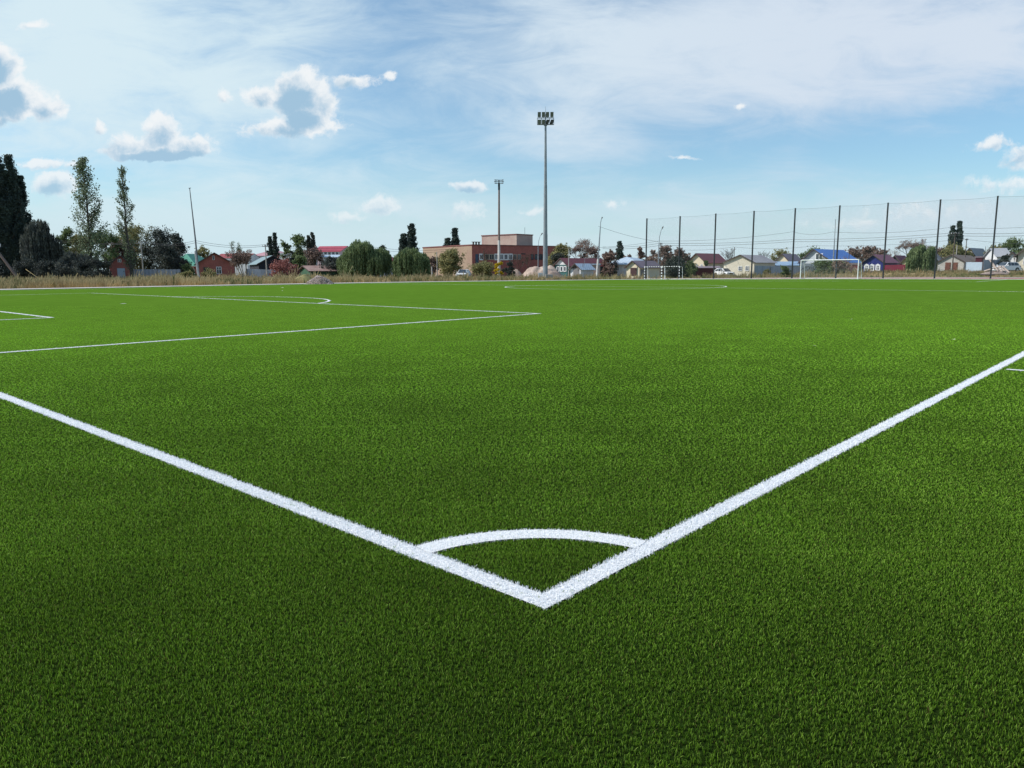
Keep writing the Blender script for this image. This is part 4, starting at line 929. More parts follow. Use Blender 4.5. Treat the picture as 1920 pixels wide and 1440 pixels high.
# slanting lamp pole, far left
b = gp(40, 98); t = thing('slanting_lamp_pole', 'thick slanting pole with a round white lamp at the left border', 'pole', b, RZ); s = 98/FP
p = MB(); p.tube([(1*s, 0, 0), (-42*s, 0, zat(0, 465, 98))], [.19, .15], 8); p.build('pole', mat('brown_pole', (.24, .17, .14), (.18, .13, .11), 1), t)
p = MB(); p.tube([(-42*s, 0, zat(0, 465, 98)), (-38*s, -.1, zat(0, 463, 98)), (-34*s, -.2, zat(5, 461.5, 98))], .05, 6); p.build('arm', dark_metal, t)
p = MB(); z_ = zat(8, 461, 98); p.tube([(-33.5*s, -.2, z_-.2), (-32.5*s, -.2, z_-.05), (-31.5*s, -.2, z_+.15), (-30*s, -.2, z_+.27)], [.08, .2, .2, .06], 8); p.build('lamp_head', white_paint, t)
b = gp(-1, 96); t = thing('concrete_post', 'short pale concrete post at the left border of the photo', 'post', b, RZ); p = MB(); p.tube([(0, 0, 0), (-.1, 0, zat(0, 502, 96))], [.17, .14], 6); p.build('post', concrete, t)

wire_m = mat('wire', (.10, .10, .11), (.08, .08, .09), 1)
def wire(pts, label, r=.018, sag=.5):
    W = [pt(px, py, D) for px, py, D in pts]; P = []
    for a_, b_ in zip(W[:-1], W[1:]):
        for i in range(10): t_ = i/10; q = a_.lerp(b_, t_); q.z -= sag*4*t_*(1-t_); P.append(q)
    P.append(W[-1]); o = W[0].copy(); mb = MB(); mb.tube([p-o for p in P], r, 4, False); w = mb.build('power_line', wire_m); w.location = o
    tag(w, label, 'wire', 'power lines over the houses')
wire([(100, 449, 118), (270, 452.5, 116), (367, 451, 118), (501, 458, 120), (700, 463, 135), (850, 466, 150)], 'upper power line from the left poles to the brick building', r=.022)
wire([(100, 452, 118), (270, 454, 116), (367, 455, 118), (501, 461, 120), (700, 467, 135), (850, 470, 150)], 'lower power line from the left poles to the brick building', r=.022)
wire([(1122, 424, 130), (1234, 453, 136)], 'single sloping cable from the white footed street lamp', r=.02, sag=.3)
wire([(1040, 465, 150), (1234, 452, 136), (1486, 434.5, 134), (1561, 435, 122), (1785, 426, 118), (2000, 418, 112)], 'highest power line crossing behind the ball net', r=.02)
wire([(1130, 463, 145), (1237, 456, 140), (1486, 449, 134), (1785, 437, 114), (2000, 432, 110)], 'upper middle power line crossing behind the ball net', r=.026, sag=.3)
wire([(1130, 466, 145), (1237, 460, 140), (1486, 453, 134), (1785, 441.5, 114), (2000, 437, 110)], 'lower middle power line crossing behind the ball net', r=.026, sag=.3)
wire([(1237, 465, 140), (1375, 463, 130), (1528, 460.5, 140), (1807, 448, 124), (2000, 455, 120)], 'lowest power line hung between the thin poles', r=.02)

# ------------------------------------------------------------------ ball stop fence and goals
def ball_fence():
    xf = 103.0; pxs = [1211, 1271, 1339, 1410, 1486, 1568, 1657, 1753, 1859]; tops = [410, 406, 401, 396, 391, 386, 381, 375, 368.5]; ys_ = []; hs = []
    for px, tp in zip(pxs, tops):
        v = ray(px, 500); k = (xf-CX)/v.x; ys_.append(CY+v.y*k); v = ray(px, tp); k = (xf-CX)/v.x; hs.append(CAM_H+v.z*k)
    d = (ys_[0]-ys_[-1])/8; ys2 = [ys_[0]-i*d for i in range(13)]; hm = sum(hs)/len(hs); print('FENCE', [round(y, 1) for y in ys_], [round(q, 2) for q in hs])
    t = thing('ball_stop_fence', 'tall black posted ball stop net behind the far goal', 'fence', (xf, ys2[0], 0), 0)
    post_m = mat('black_post', (.018, .022, .026), (.028, .032, .036), 2, .55)
    nm, nt, b_ = new_mat('ball_net'); L = nt.links.new
    tc = N(nt, 'ShaderNodeTexCoord'); sx = N(nt, 'ShaderNodeSeparateXYZ'); L(tc.outputs['Object'], sx.inputs[0]); fs = []
    for k in (1, 2):
        m1 = N(nt, 'ShaderNodeMath', operation='MULTIPLY', i_1=8.0); L(sx.outputs[k], m1.inputs[0]); m2 = N(nt, 'ShaderNodeMath', operation='FRACT'); L(m1.outputs[0], m2.inputs[0])
        m3 = N(nt, 'ShaderNodeMath', operation='LESS_THAN', i_1=.032); L(m2.outputs[0], m3.inputs[0]); fs.append(m3)
    mxx = N(nt, 'ShaderNodeMath', operation='MAXIMUM'); L(fs[0].outputs[0], mxx.inputs[0]); L(fs[1].outputs[0], mxx.inputs[1]); L(mxx.outputs[0], b_.inputs['Alpha'])
    b_.inputs['Base Color'].default_value = (.05, .09, .08, 1)
    for i, y in enumerate(ys2):
        z0 = gnd(xf, y)-.05; zt = (hs[i] if i < 9 else hm); mb = MB(); mb.box(-.08, .08, y-ys2[0]-.08, y-ys2[0]+.08, z0, zt); po = mb.build('post', post_m, t)
        cp = MB(); cp.box(-.10, .10, y-ys2[0]-.10, y-ys2[0]+.10, zt+.002, zt+.03); cp.build('post_cap', post_m, po)
    for i in range(12):
        ya, yb = ys2[i]-ys2[0], ys2[i+1]-ys2[0]; za = (hs[i] if i < 9 else hm)-.05; zb = (hs[i+1] if i < 8 else hm)-.05; n = 8; V = []
        for k in range(n+1):
            f = k/n; y = ya+(yb-ya)*f; V += [(.06, y, .1-.2*(i == 0)), (.06, y, za+(zb-za)*f-.10*4*f*(1-f))]
        np_mesh('net', V, [(2*k, 2*k+2, 2*k+3, 2*k+1) for k in range(n)], nm, t)
        rp = MB(); rp.tube([V[2*k+1] for k in range(n+1)], .010, 4); rp.build('top_rope', mat('net_rope', (.10, .16, .15), (.08, .12, .12), 1), t)
ball_fence()
# football goal
def football_goal():
    t = thing('football_goal', 'white full size football goal at the far end of the pitch', 'goal', (100, 34, 0), 0)
    m = mat('goal_white', (.82, .83, .84), (.74, .75, .77), 2, .4); r = .06
    for y in (-3.72, 3.72): p = MB(); p.tube([(0, y, 0), (0, y, 2.5)], r, 10); p.build('post', m, t)
    p = MB(); p.tube([(0, -3.66, 2.5), (0, 3.66, 2.5)], r, 10); p.build('crossbar', m, t)
    for y in (-3.72, 3.72):
        p = MB(); p.tube([(0, y, 2.5), (.85, y, 2.42), (1.05, y, 2.2), (1.6, y, .04)], .03, 6); p.build('net_support', m, t)
        p = MB(); p.tube([(0, y, .04), (1.6, y, .04)], .025, 6); p.build('ground_bar', m, t)
    p = MB(); p.tube([(1.6, -3.7, .04), (1.6, 3.7, .04)], .025, 6); p.build('back_bar', m, t)
    nm, nt, b_ = new_mat('goal_net'); L = nt.links.new
    tc = N(nt, 'ShaderNodeTexCoord'); sx = N(nt, 'ShaderNodeSeparateXYZ'); L(tc.outputs['Object'], sx.inputs[0]); sm = N(nt, 'ShaderNodeMath', operation='ADD'); L(sx.outputs[0], sm.inputs[0]); L(sx.outputs[2], sm.inputs[1])
    fs = []
    for o_ in (sx.outputs[1], sm.outputs[0]):
        m1 = N(nt, 'ShaderNodeMath', operation='MULTIPLY', i_1=8.0); L(o_, m1.inputs[0]); m2 = N(nt, 'ShaderNodeMath', operation='FRACT'); L(m1.outputs[0], m2.inputs[0])
        m3 = N(nt, 'ShaderNodeMath', operation='LESS_THAN', i_1=.028); L(m2.outputs[0], m3.inputs[0]); fs.append(m3)
    mx_ = N(nt, 'ShaderNodeMath', operation='MAXIMUM'); L(fs[0].outputs[0], mx_.inputs[0]); L(fs[1].outputs[0], mx_.inputs[1]); L(mx_.outputs[0], b_.inputs['Alpha']); b_.inputs['Base Color'].default_value = (.75, .75, .75, 1)
    V = []; prof = [(0, 2.44), (.85, 2.36), (1.05, 2.15), (1.35, 1.1), (1.57, .05)]; 
    for k in range(13):
        y = -3.66+7.32*k/12
        for x, z in prof: V.append((x, y, z-.10*math.sin(math.pi*k/12)*(x > 0)))
    np_mesh('net', V, [(k*5+j, k*5+j+1, (k+1)*5+j+1, (k+1)*5+j) for k in range(12) for j in range(4)], nm, t)
    for y in (-3.67, 3.67): np_mesh('side_net', [(0.06, y, .05), (1.57, y, .05), (1.05, y, 2.15), (.85, y, 2.36), (.06, y, 2.42)], [(0, 1, 2, 3, 4)], nm, t)
football_goal()
def striped_goal(x, y, label):
    t = thing('small_striped_goal', label, 'goal', (x, y, gnd(x, y)), 0, 'striped handball goals side by side'); wm = mat('goal_white', (1, 1, 1)); dk = mat('stripe_black', (.04, .035, .035), (.05, .045, .04), 2)
    def stripes(p0, p1, name, n):
        p0, p1 = Vector(p0), Vector(p1); wmb = MB(); dmb = MB()
        for i in range(n): (dmb if i % 2 else wmb).obox(p0.lerp(p1, i/n), p0.lerp(p1, (i+1)/n), .085, .085)
        o = wmb.build(name, wm, t); dmb.build('stripes', dk, o)
    for yy in (-1.54, 1.54):
        stripes((0, yy, 0), (0, yy, 1.96), 'post', 9)
        p = MB(); p.tube([(.0, yy, 1.98), (.9, yy, 1.9), (1.0, yy, 0)], .035, 6); p.build('rear_frame', wm, t)
    stripes((0, -1.58, 2.0), (0, 1.58, 2.0), 'crossbar', 15)
    p = MB(); p.tube([(1.0, -1.54, .05), (1.0, 1.54, .05)], .03, 6); p.build('ground_bar', wm, t)
v = ray(1208, 510); k = (101.6-CX)/v.x; y1_ = CY+v.y*k
striped_goal(101.6, y1_-1.6, 'left one of two small black and white striped goals'); striped_goal(101.6, y1_-4.8, 'right one of two small black and white striped goals')

# ------------------------------------------------------------------ cars
def car(px, D, rz, label, Ls=4.5, Hh=1.65, name='parked_car'):
    b = gp(px, D); t = thing(name, label, 'car', b, rz, None); m = mat('white_car_paint', (.78, .79, .80), (.75, .76, .78), 1, .22, spec=.5)
    # side profile (x forward, z up), lofted across the width with tumblehome
    low = [(-.5, .32), (-.5, .62), (-.485, .92), (-.30, 1.0), (.18, 1.0), (.40, .92), (.48, .78), (.5, .55), (.49, .30)]
    cab = [(-.47, .98), (-.42, 1.38), (-.34, 1.60), (-.05, Hh), (.10, 1.60), (.27, 1.02)]
    def loft(pr, hw0, hw1, z0, z1):
        V = []; n = len(pr)
        for s in (-1, -.55, .55, 1):
            for x, z in pr:
                f = (z-z0)/(z1-z0); w = hw0+(hw1-hw0)*max(0, min(1, f)); inset = .985 if abs(s) == 1 else 1.0
                V.append((x*Ls*inset, s*w, z if abs(s) < 1 else z-.02*(z > .9)))
        F = [(r*n+i, r*n+(i+1) % n, (r+1)*n+(i+1) % n, (r+1)*n+i) for r in range(3) for i in range(n)]+[tuple(range(n)), tuple(reversed(range(3*n, 4*n)))]
        return V, F
    mb = MB(); V, F = loft(low, .90, .86, .6, 1.0); mb.add(V, F); V, F = loft(cab, .86, .64, .98, Hh); mb.add(V, F); bd = mb.build('body', m, t, bevel=.025, smooth=False)
    gl = MB()
    for s in (-1, 1):
        for poly in ([(-.40, 1.06), (-.375, 1.36), (-.31, 1.52), (-.19, 1.53), (-.19, 1.06)], [(-.175, 1.06), (-.175, 1.53), (-.02, 1.56), (-.02, 1.06)], [(-.005, 1.06), (-.005, 1.56), (.08, 1.53), (.235, 1.06)]):
            V = []
            for x, z in poly:
                f = (z-.98)/(Hh-.98); w = (.86+(.64-.86)*f)+.006; V.append((x*Ls, s*w, z-.01))
            gl.add(V+[(x, y-s*.01, z) for x, y, z in V], [tuple(range(len(V))), tuple(range(2*len(V)-1, len(V)-1, -1))])
    gl.build('side_windows', glass, t)
    ws = MB(); ws.add([(.262*Ls, -.72, 1.06), (.262*Ls, .72, 1.06), (.112*Ls, .56, 1.57), (.112*Ls, -.56, 1.57)], [(0, 1, 2, 3)]); 
    ws.v = [(x+.02, y, z+.015) for x, y, z in ws.v]; ws.build('windscreen', glass, t)
    rw = MB(); rw.add([(-.474*Ls, -.68, 1.05), (-.474*Ls, .68, 1.05), (-.437*Ls, .60, 1.34), (-.437*Ls, -.60, 1.34)], [(0, 3, 2, 1)]); rw.v = [(x-.02, y, z) for x, y, z in rw.v]; rw.build('rear_window', glass, t)
    for sx in (-.31, .32):
        for s in (-1, 1):
            arch = MB(); arch.tube([(sx*Ls, s*.80, .36), (sx*Ls, s*.915, .36)], .40, 18); arch.build('wheel_arch', rubber, t)
            wy = MB(); wy.tube([(sx*Ls, s*.74, .335), (sx*Ls, s*.93, .335)], .335, 20); w = wy.build('tyre', rubber, t); w.name = 'wheel'
            ry = MB(); ry.tube([(sx*Ls, s*.925, .335), (sx*Ls, s*.945, .335)], .21, 12); ry.build('rim', rim_m, w)
    for s in (-1, 1):
        hl = MB(); hl.box(.465*Ls, .503*Ls, s*.62-.16, s*.62+.16, .66, .82); hl.build('headlight', mat('headlight_glass', (.5, .55, .6), (.6, .6, .62), 3, .1), t)
        tl = MB(); tl.box(-.502*Ls, -.47*Ls, s*.70-.13, s*.70+.13, .78, 1.02); tl.build('tail_light', mat('tail_light_red', (.35, .02, .02), (.3, .02, .02), 3, .2), t)
        mr = MB(); mr.box(.19*Ls-.06, .19*Ls+.06, s*.99-.09, s*.99+.09, 1.05, 1.19); mr.build('mirror', m, t)
    gr = MB(); gr.box(.49*Ls, .505*Ls, -.35, .35, .45, .72); gr.build('grille', dark_metal, t)
    sl = MB(); sl.box(-.44*Ls, .44*Ls, -.905, .905, .26, .33); sl.build('sill', rubber, t)
    return t
car(1886, 106, RZ+R(194), 'white suv parked by the tall grey fence at the right', 3.95, 1.58)
car(1357, 127, RZ-R(68), 'white car parked before the maroon lean-to', 4.3, 1.5)
car(869, 134, RZ-R(100), 'white car half hidden in the weeds below the tan wall', 4.3, 1.5)

# ------------------------------------------------------------------ heaps, debris, weeds
def heap(name, label, px, D, top, wpx, m, depth=.6, rough=.12, seed=1, peaks=((0, 1),), cat='heap', pile=1.3):
    b = gp(px, D); t_h = zat(px, top, D)-b.z; W = wpx/FP*adj(px, D); rs = np.random.default_rng(seed)
    n, k = 60, 36; x = np.linspace(-.5, .5, n)*1.0; y = np.linspace(-.5, .5, k); X, Y = np.meshgrid(x, y, indexing='ij'); Z = np.zeros_like(X)
    for (cx_, hh) in peaks:
        r = np.sqrt(((X-cx_)/(.5-abs(cx_)*.6))**2+(Y/.5)**2); Z = np.maximum(Z, hh*np.clip(1-r**1.7, 0, 1)**(1.6/pile))
    nz = sum(np.sin(X*f*W+rs.uniform(0, 6)+np.sin(Y*f*W*.8+rs.uniform(0, 6))*1.5)*np.sin(Y*f*W+rs.uniform(0, 6))/f for f in (1.3, 2.7, 5.1, 9.7, 17))
    Z = Z*(1+nz*rough*2); V = np.stack([X*W, Y*W*depth, Z*t_h/Z.max()-.05], -1).reshape(-1, 3)
    i, j = np.meshgrid(np.arange(n-1), np.arange(k-1), indexing='ij'); a = (i*k+j).ravel()
    o = np_mesh(name, V, np.stack([a, a+k, a+k+1, a+1], 1), m, smooth=True); o.location = b; o.rotation_euler.z = RZ
    return tag(o, label, cat)
sand_m = mat('pale_sand', (.50, .40, .33), (.33, .24, .20), .7, .95, bump=.6)
heap('sand_pile', 'large pale sand and clay pile behind the tall mast', 1017, 133, 496.5, 84, sand_m, .7, .11, 3, ((-.12, 1), (.0, 1.0), (.12, .92)))
heap('sand_pile', 'small pale rubble pile left of the large sand pile', 968, 136, 504, 34, sand_m, .6, .1, 5)
heap('stone_heap', 'heap of grey brown stones on the edge of the weeds', 600, 84, 515, 54, mat('stony', (.40, .32, .29), (.22, .17, .15), 2.5, .95, bump=1.0), .8, .25, 8)
heap('weedy_mound', 'low green weedy mound left of the stone heap', 571, 92, 513.5, 60, mat('weedy', (.27, .24, .11), (.17, .17, .07), 1.5, 1), .7, .15, 9)
heap('earth_mound', 'low dark earth mound near the left border', 78, 76, 530, 44, mat('dark_earth', (.11, .08, .065), (.16, .12, .085), 2, 1, bump=.6), .8, .2, 12)
heap('earth_mound', 'low reddish earth mound in the left corner weeds', 8, 74, 533, 46, mat('dark_earth', (1, 1, 1)), .8, .2, 14)
heap('rubble_pile', 'pale rubble pile beside the block garage', 1812, 106, 508.5, 26, sand_m, .7, .2, 15)
heap('rubble_pile', 'dark rubble mound under the broken concrete beams', 1867, 98.5, 507, 58, mat('rubble', (.20, .15, .13), (.32, .26, .23), 1.8, 1, bump=1), .7, .3, 16)
# stones on the heap
rs = random.Random(5); sb = gp(600, 83.5)
st = MB()
for i in range(420):
    x = rs.uniform(-1.5, 1.5); y = rs.uniform(-.9, .4); hgt = max(0, 1-math.hypot(x/1.6, y/1.1)**1.6)*.85; r = rs.uniform(.04, .10)
    vs = []; 
    for (a_, b_, c_) in ((1, 0, 0), (-1, 0, 0), (0, 1, 0), (0, -1, 0), (0, 0, 1), (0, 0, -1)): q = r*rs.uniform(.6, 1.2); vs.append((x+a_*q, y+b_*q, hgt+c_*q*.7))
    st.add(vs, [(0, 2, 4), (2, 1, 4), (1, 3, 4), (3, 0, 4), (2, 0, 5), (1, 2, 5), (3, 1, 5), (0, 3, 5)])
o = st.build('stones', mat('stones', (.50, .42, .39), (.30, .24, .22), 3, .95)); o.location = sb; o.rotation_euler.z = RZ; tag(o, 'loose grey pink stones scattered over the stone heap', 'stones', kind='stuff')
beam_m = mat('broken_beam', (.52, .44, .38), (.38, .31, .27), 1.2, .95)
for (x0, y0, x1, y1, w, lb) in [(1856, 487, 1872, 508, .22, 'steepest broken beam of the debris pile, pointing up left'), (1860, 497, 1880, 509, .26, 'thick broken beam in the middle of the debris pile'), (1873, 499, 1889, 513, .22, 'long pale beam sloping down to the right of the debris'),
    (1880, 499, 1893, 512, .18, 'shorter beam at the right end of the debris'), (1862, 503, 1878, 500, .2, 'short beam lying across the debris pile'), (1846, 508, 1862, 503, .2, 'low beam at the left end of the debris')]:
    D = 98.3; a = pt(x0, y0, D+.8); b = pt(x1, y1, D-.4); b.z = max(b.z, gnd(b.x, b.y)+.12); m_ = MB(); m_.obox((0, 0, 0), b-a, w, w*.8); o = m_.build('concrete_beam', beam_m, bevel=.02); o.location = a; tag(o, lb, 'beam', 'broken beams by the white car')

def weeds():
    straw = leaf_mat('dry_grass', (.34, .24, .12), (.92, .70, .36), .4); grn = leaf_mat('green_weed', (.13, .14, .055), (.34, .31, .13), .35)
    def patch(n, m, label, name, hmin, hmax, keep):
        # bands of rough ground: left side beyond the path, and beyond the track on the right
        s = rng.uniform(0, 1, n); px = rng.uniform(-120, 2050, n); D = 62+rng.uniform(0, 1, n)**1.4*70
        v = np.array([list(FW + RT*((x-960)/F_PX) + UP*((720-512)/F_PX)) for x in px]); fh = v@np.array(FH); P = np.array(CAMP)+v*(D/fh)[:, None]
        x, y = P[:, 0], P[:, 1]
        bx = np.array([q[0] for q in bs]); by = np.array([q[1] for q in bs])
        ylim = np.interp(x, bx[:90], by[:90]); ok = np.where(x < 108, y > ylim+2.0, False) | (x > np.interp(y, by[::-1], bx[::-1])+2.0) & (y < 62) 
        cl = np.sin(x*.31+2*np.sin(y*.17))*np.sin(y*.37+1.5*np.sin(x*.23)); ok &= (cl*keep > rng.uniform(-1, .8, n)*.9-.15)
        x, y, D = x[ok], y[ok], D[ok]; cl = cl[ok]; n = len(x)
        big = np.sin(x*.9+1.3*np.sin(y*.6))*np.sin(y*.8+np.sin(x*.7)*1.7); hh = rng.uniform(hmin, hmax, n)*(.60+.55*np.abs(cl)+.5*np.clip(big, 0, 1)**2)*np.where(rng.random(n) < .04, 1.5, 1); side = np.clip((y-5)/38, .45, 1); hh *= side
        per = 7; x = np.repeat(x, per); y = np.repeat(y, per); hh = np.repeat(hh, per)*rng.uniform(.5, 1.1, n*per); n *= per
        a = rng.uniform(0, 6.283, n); ln = np.abs(rng.normal(0, .35, n)); w = rng.uniform(.018, .05, n)
        rx = x+rng.normal(0, .09, n); ry = y+rng.normal(0, .09, n); sx = math.sin(YAW)*w/2; sy = -math.cos(YAW)*w/2; rot = rng.uniform(-1, 1, n)
        V = np.empty((n, 4, 3), np.float32); tx = rx+np.cos(a)*ln*hh; ty = ry+np.sin(a)*ln*hh
        z0 = -.03+terrain(rx, ry)
        V[:, 0] = np.stack([rx-sx, ry-sy, z0], 1); V[:, 1] = np.stack([rx+sx, ry+sy, z0], 1)
        V[:, 2] = np.stack([tx+sx*1.2, ty+sy*1.2, z0+hh], 1); V[:, 3] = np.stack([tx-sx*.8, ty-sy*.8, z0+hh*1.05], 1)
        o = np_mesh(name, V.reshape(-1, 3), np.arange(n*4).reshape(n, 4), m); tag(o, label, 'weeds', kind='stuff')
    patch(42000, straw, 'dry straw coloured weeds between the path and the houses', 'dry_weeds', .35, .95, 1)
    patch(13000, grn, 'green and brown weeds mixed into the dry grass strip', 'green_weeds', .3, .8, -1)
weeds()
# small litter on the turf
for (px, py, sz, lb) in [(529.5, 540, .12, 'farther of two small white scraps beyond the penalty arc'), (529.5, 546, .12, 'nearer of two small white scraps beyond the penalty arc'), (1657, 582, .05, 'pale leaf on the turf below the blue roofed house'), (1595, 601, .04, 'pale leaf on the mid turf left of the other leaf'),
    (1787, 640, .035, 'pale leaf near the right touchline'), (1527, 652, .035, 'small pale leaf on the turf in the right half'), (1250, 560, .06, 'tiny pale scrap in front of the centre circle')]:
    v = ray(px, py); k = -CAM_H/v.z; p = CAMP+v*k; m_ = MB(); s_ = sz
    m_.add([(-s_, 0, .0), (-s_*.3, -s_*.45, .012), (s_*.8, -s_*.1, .02), (s_, .1*s_, .03), (s_*.2, s_*.5, .012)], [(0, 1, 2, 3, 4)]); o = m_.build('fallen_leaf', mat('pale_leaf', (.75, .74, .6), (.6, .58, .4), 6)); o.location = (p.x, p.y, .028); o.rotation_euler = (.2, .1, random.uniform(0, 6)); tag(o, lb, 'litter', 'litter on the turf')

# ------------------------------------------------------------------ light and sky
SUN_AZ = YAW+R(92); SUN_EL = R(41)
sd = bpy.data.lights.new('sun', 'SUN'); sun = bpy.data.objects.new('sun', sd); COL.objects.link(sun); sd.energy = 4.9; sd.angle = R(.5); sd.color = (1, .955, .89)
dv = Vector((math.cos(SUN_AZ)*math.cos(SUN_EL), math.sin(SUN_AZ)*math.cos(SUN_EL), math.sin(SUN_EL))); sun.rotation_euler = dv.to_track_quat('Z', 'Y').to_euler()
def build_world():
    w = bpy.data.worlds.new('World'); SC.world = w; w.use_nodes = True; nt = w.node_tree; L = nt.links.new; bg = nt.nodes['Background']
    sky = N(nt, 'ShaderNodeTexSky', sky_type='NISHITA', sun_disc=False); sky.sun_elevation = SUN_EL; sky.sun_rotation = math.pi/2-SUN_AZ; sky.air_density = 1.0; sky.dust_density = .6; sky.ozone_density = 2.0
    tc = N(nt, 'ShaderNodeTexCoord')
    mp = N(nt, 'ShaderNodeMapping', vector_type='POINT'); mp.inputs['Rotation'].default_value = (0, 0, -YAW); L(tc.outputs['Generated'], mp.inputs[0])
    sx = N(nt, 'ShaderNodeSeparateXYZ'); L(mp.outputs[0], sx.inputs[0])
    ax = N(nt, 'ShaderNodeMath', operation='ABSOLUTE'); L(sx.outputs[0], ax.inputs[0]); mxn = N(nt, 'ShaderNodeMath', operation='MAXIMUM', i_1=.05); L(ax.outputs[0], mxn.inputs[0])
    ny = N(nt, 'ShaderNodeMath', operation='MULTIPLY', i_1=-1.0); L(sx.outputs[1], ny.inputs[0])
    u = N(nt, 'ShaderNodeMath', operation='DIVIDE'); L(ny.outputs[0], u.inputs[0]); L(mxn.outputs[0], u.inputs[1])
    v = N(nt, 'ShaderNodeMath', operation='DIVIDE'); L(sx.outputs[2], v.inputs[0]); L(mxn.outputs[0], v.inputs[1])
    uv = N(nt, 'ShaderNodeCombineXYZ'); L(u.outputs[0], uv.inputs[0]); L(v.outputs[0], uv.inputs[1])
    def uvp(px, py): r_ = ray(px, py); d = r_.dot(FH); return r_.dot(RT0)/d, r_.z/d
    def m2(op, a, b=None, c=None):
        n = N(nt, 'ShaderNodeMath', operation=op)
        for i, q in enumerate((a, b, c)):
            if q is None: continue
            if isinstance(q, (int, float)): n.inputs[i].default_value = q
            else: L(q, n.inputs[i])
        return n.outputs[0]
    def smooth(x, lo, hi, a=0.0, b=1.0):
        n = N(nt, 'ShaderNodeMapRange', interpolation_type='SMOOTHSTEP', i_1=lo, i_2=hi, i_3=a, i_4=b); L(x, n.inputs[0]); return n.outputs[0]
    def noise(vec, s, d=6.0, r=.55, dist=0.0):
        n = N(nt, 'ShaderNodeTexNoise', i_Scale=s, i_Detail=d, i_Roughness=r, i_Distortion=dist); L(vec, n.inputs['Vector']); return n
    # domain warp
    wn = noise(uv.outputs[0], 16, 5, .6); ws = N(nt, 'ShaderNodeVectorMath', operation='SUBTRACT'); L(wn.outputs['Color'], ws.inputs[0]); ws.inputs[1].default_value = (.5, .5, .5)
    wsc = N(nt, 'ShaderNodeVectorMath', operation='SCALE'); L(ws.outputs[0], wsc.inputs[0]); wsc.inputs['Scale'].default_value = .035
    wv = N(nt, 'ShaderNodeVectorMath', operation='ADD'); L(uv.outputs[0], wv.inputs[0]); L(wsc.outputs[0], wv.inputs[1])
    def lobe(vec, px, py, a, b, wt=1.0):
        c = uvp(px, py); s = N(nt, 'ShaderNodeVectorMath', operation='SUBTRACT'); L(vec, s.inputs[0]); s.inputs[1].default_value = (c[0], c[1], 0)
        m = N(nt, 'ShaderNodeVectorMath', operation='MULTIPLY'); L(s.outputs[0], m.inputs[0]); m.inputs[1].default_value = (FP/a, FP/b, 0)
        l = N(nt, 'ShaderNodeVectorMath', operation='LENGTH'); L(m.outputs[0], l.inputs[0]); return m2('MULTIPLY', m2('SUBTRACT', 1.0, l.outputs['Value']), wt)
    def field(vec, lobes):
        f = None
        for q in lobes: x = lobe(vec, *q); f = x if f is None else m2('MAXIMUM', f, x)
        return f
    # cumulus puffs: (column, row, half width, half height, weight)
    cum = [(568, 172, 62, 52, 1.15), (492, 178, 48, 26, .6), (545, 236, 110, 22, .7), (612, 196, 26, 36, .6), (578, 212, 50, 42, 1.1),
           (303, 250, 44, 38, .8), (245, 272, 62, 28, .6), (350, 272, 60, 24, .6), (300, 284, 118, 19, 1.5),
           (-5, 125, 48, 50, 1.1), (22, 182, 74, 42, 1.2), (85, 198, 46, 30, .7), (0, 215, 60, 18, .7), (658, 150, 60, 17, .5), (733, 142, 14, 10, .45), (185, 237, 18, 17, .45), (418, 175, 20, 16, .45),
           (60, 45, 36, 12, .35), (105, 345, 48, 26, .9), (75, 308, 62, 12, .5), (140, 312, 34, 10, .5),
           (718, 388, 46, 22, .65), (652, 404, 44, 15, .5), (877, 350, 44, 14, .8), (872, 398, 44, 22, .4), (1155, 382, 24, 11, .45), (1000, 399, 28, 11, .4), (1857, 268, 58, 17, .45), (1912, 298, 44, 28, .5), (1885, 345, 90, 16, .35), (1390, 201, 20, 8, .35), (1280, 299, 26, 4, .3), (1740, 395, 120, 20, .25), (1600, 415, 90, 14, .25)]
    f = field(wv.outputs[0], cum); pn = noise(wv.outputs[0], 38, 8, .66); edge = m2('MULTIPLY', m2('SUBTRACT', pn.outputs['Fac'], .5), 1.15)
    fe = m2('ADD', f, edge); dens = smooth(fe, .0, .34)
    vfade = smooth(v.outputs[0], .0, .20, .45, .96); dens = m2('MULTIPLY', dens, vfade)
    # bright ragged rims, blue grey bellies: field sampled a little lower than the outline
    lo = N(nt, 'ShaderNodeVectorMath', operation='ADD'); L(wv.outputs[0], lo.inputs[0]); lo.inputs[1].default_value = (.004, .006, 0)
    f2 = field(lo.outputs[0], cum); n2 = noise(wv.outputs[0], 30, 7, .62); core = smooth(m2('ADD', f2, m2('MULTIPLY', m2('SUBTRACT', n2.outputs['Fac'], .5), 1.5)), .04, .80)
    # cirrus / veils
    st = N(nt, 'ShaderNodeMapping'); st.inputs['Rotation'].default_value = (0, 0, R(-14)); st.inputs['Scale'].default_value = (1.0, 3.2, 1); L(uv.outputs[0], st.inputs[0])
    c1 = noise(st.outputs[0], 2.6, 8, .58, .6); c2 = noise(st.outputs[0], 7.0, 8, .65, .8)
    veil = [(150, 120, 620, 300, .9), (450, 470, 700, 200, .8), (1330, 110, 620, 170, 1.0), (1650, 60, 600, 150, .9), (1080, 230, 260, 90, .6), (1100, 60, 260, 110, .8), (1300, 420, 700, 90, .5), (1750, 420, 500, 80, .6), (1000, 480, 1600, 70, .9)]
    vf = field(uv.outputs[0], veil)
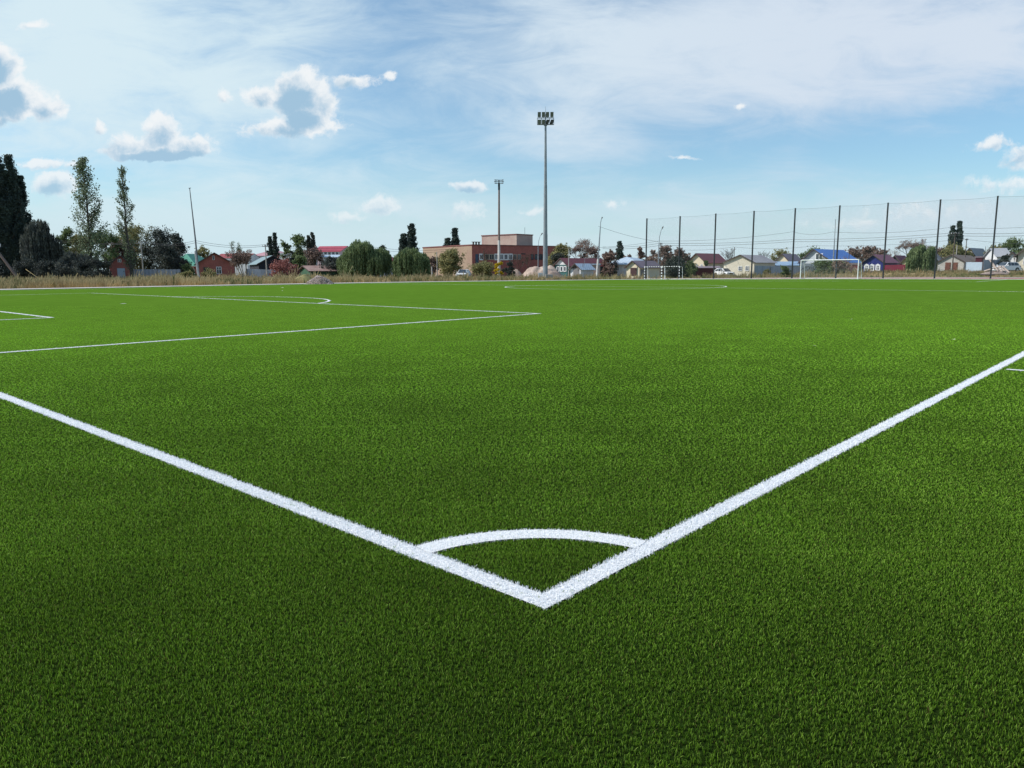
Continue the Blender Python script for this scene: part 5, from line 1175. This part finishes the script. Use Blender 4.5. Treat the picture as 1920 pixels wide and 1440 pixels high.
    cir = m2('ADD', m2('MULTIPLY', smooth(vf, -.25, .75), 1.05), m2('ADD', m2('MULTIPLY', m2('SUBTRACT', c1.outputs['Fac'], .5), 1.9), m2('MULTIPLY', m2('SUBTRACT', c2.outputs['Fac'], .5), 1.3)))
    cir = smooth(cir, -.05, 1.18, .17, .97)
    tint = N(nt, 'ShaderNodeMix', data_type='RGBA', blend_type='MULTIPLY'); tint.inputs[0].default_value = 1; L(sky.outputs[0], tint.inputs[6]); tint.inputs[7].default_value = SKY_TINT
    base = N(nt, 'ShaderNodeMix', data_type='RGBA'); L(cir, base.inputs[0]); L(tint.outputs[2], base.inputs[6])
    # veil colour: whiter to the left (towards the sun), lavender right
    vcol = N(nt, 'ShaderNodeMix', data_type='RGBA'); L(smooth(u.outputs[0], -.5, .5), vcol.inputs[0]); vcol.inputs[6].default_value = (6.9, 8.4, 9.1, 1); vcol.inputs[7].default_value = (6.7, 7.6, 8.7, 1)
    L(vcol.outputs[2], base.inputs[7])
    hz = N(nt, 'ShaderNodeMix', data_type='RGBA'); L(smooth(v.outputs[0], .0, .16, .75, .0), hz.inputs[0]); L(base.outputs[2], hz.inputs[6]); hz.inputs[7].default_value = (5.9, 7.6, 8.2, 1)
    cc = N(nt, 'ShaderNodeMix', data_type='RGBA'); L(core, cc.inputs[0]); cc.inputs[6].default_value = (8.9, 9.2, 9.4, 1); cc.inputs[7].default_value = (3.5, 5.4, 7.1, 1)
    fin = N(nt, 'ShaderNodeMix', data_type='RGBA'); L(dens, fin.inputs[0]); L(hz.outputs[2], fin.inputs[6]); L(cc.outputs[2], fin.inputs[7])
    L(fin.outputs[2], bg.inputs[0]); bg.inputs[1].default_value = .1
    w.cycles.sampling_method = 'MANUAL'; w.cycles.sample_map_resolution = 512
SKY_TINT = (.92, 1.30, 1.42, 1)
build_world()
SC.view_settings.view_transform = 'Standard'; SC.view_settings.look = 'None'; SC.view_settings.exposure = 0; SC.view_settings.gamma = 1
SC.cycles.max_bounces = 6; SC.cycles.transparent_max_bounces = 12; SC.cycles.caustics_reflective = False; SC.cycles.caustics_refractive = False
for o in list(bpy.data.objects):
    for k in ('w', 'l', 'side'):
        if k in o: del o[k]
print('OBJECTS TOTAL', len(bpy.data.objects))
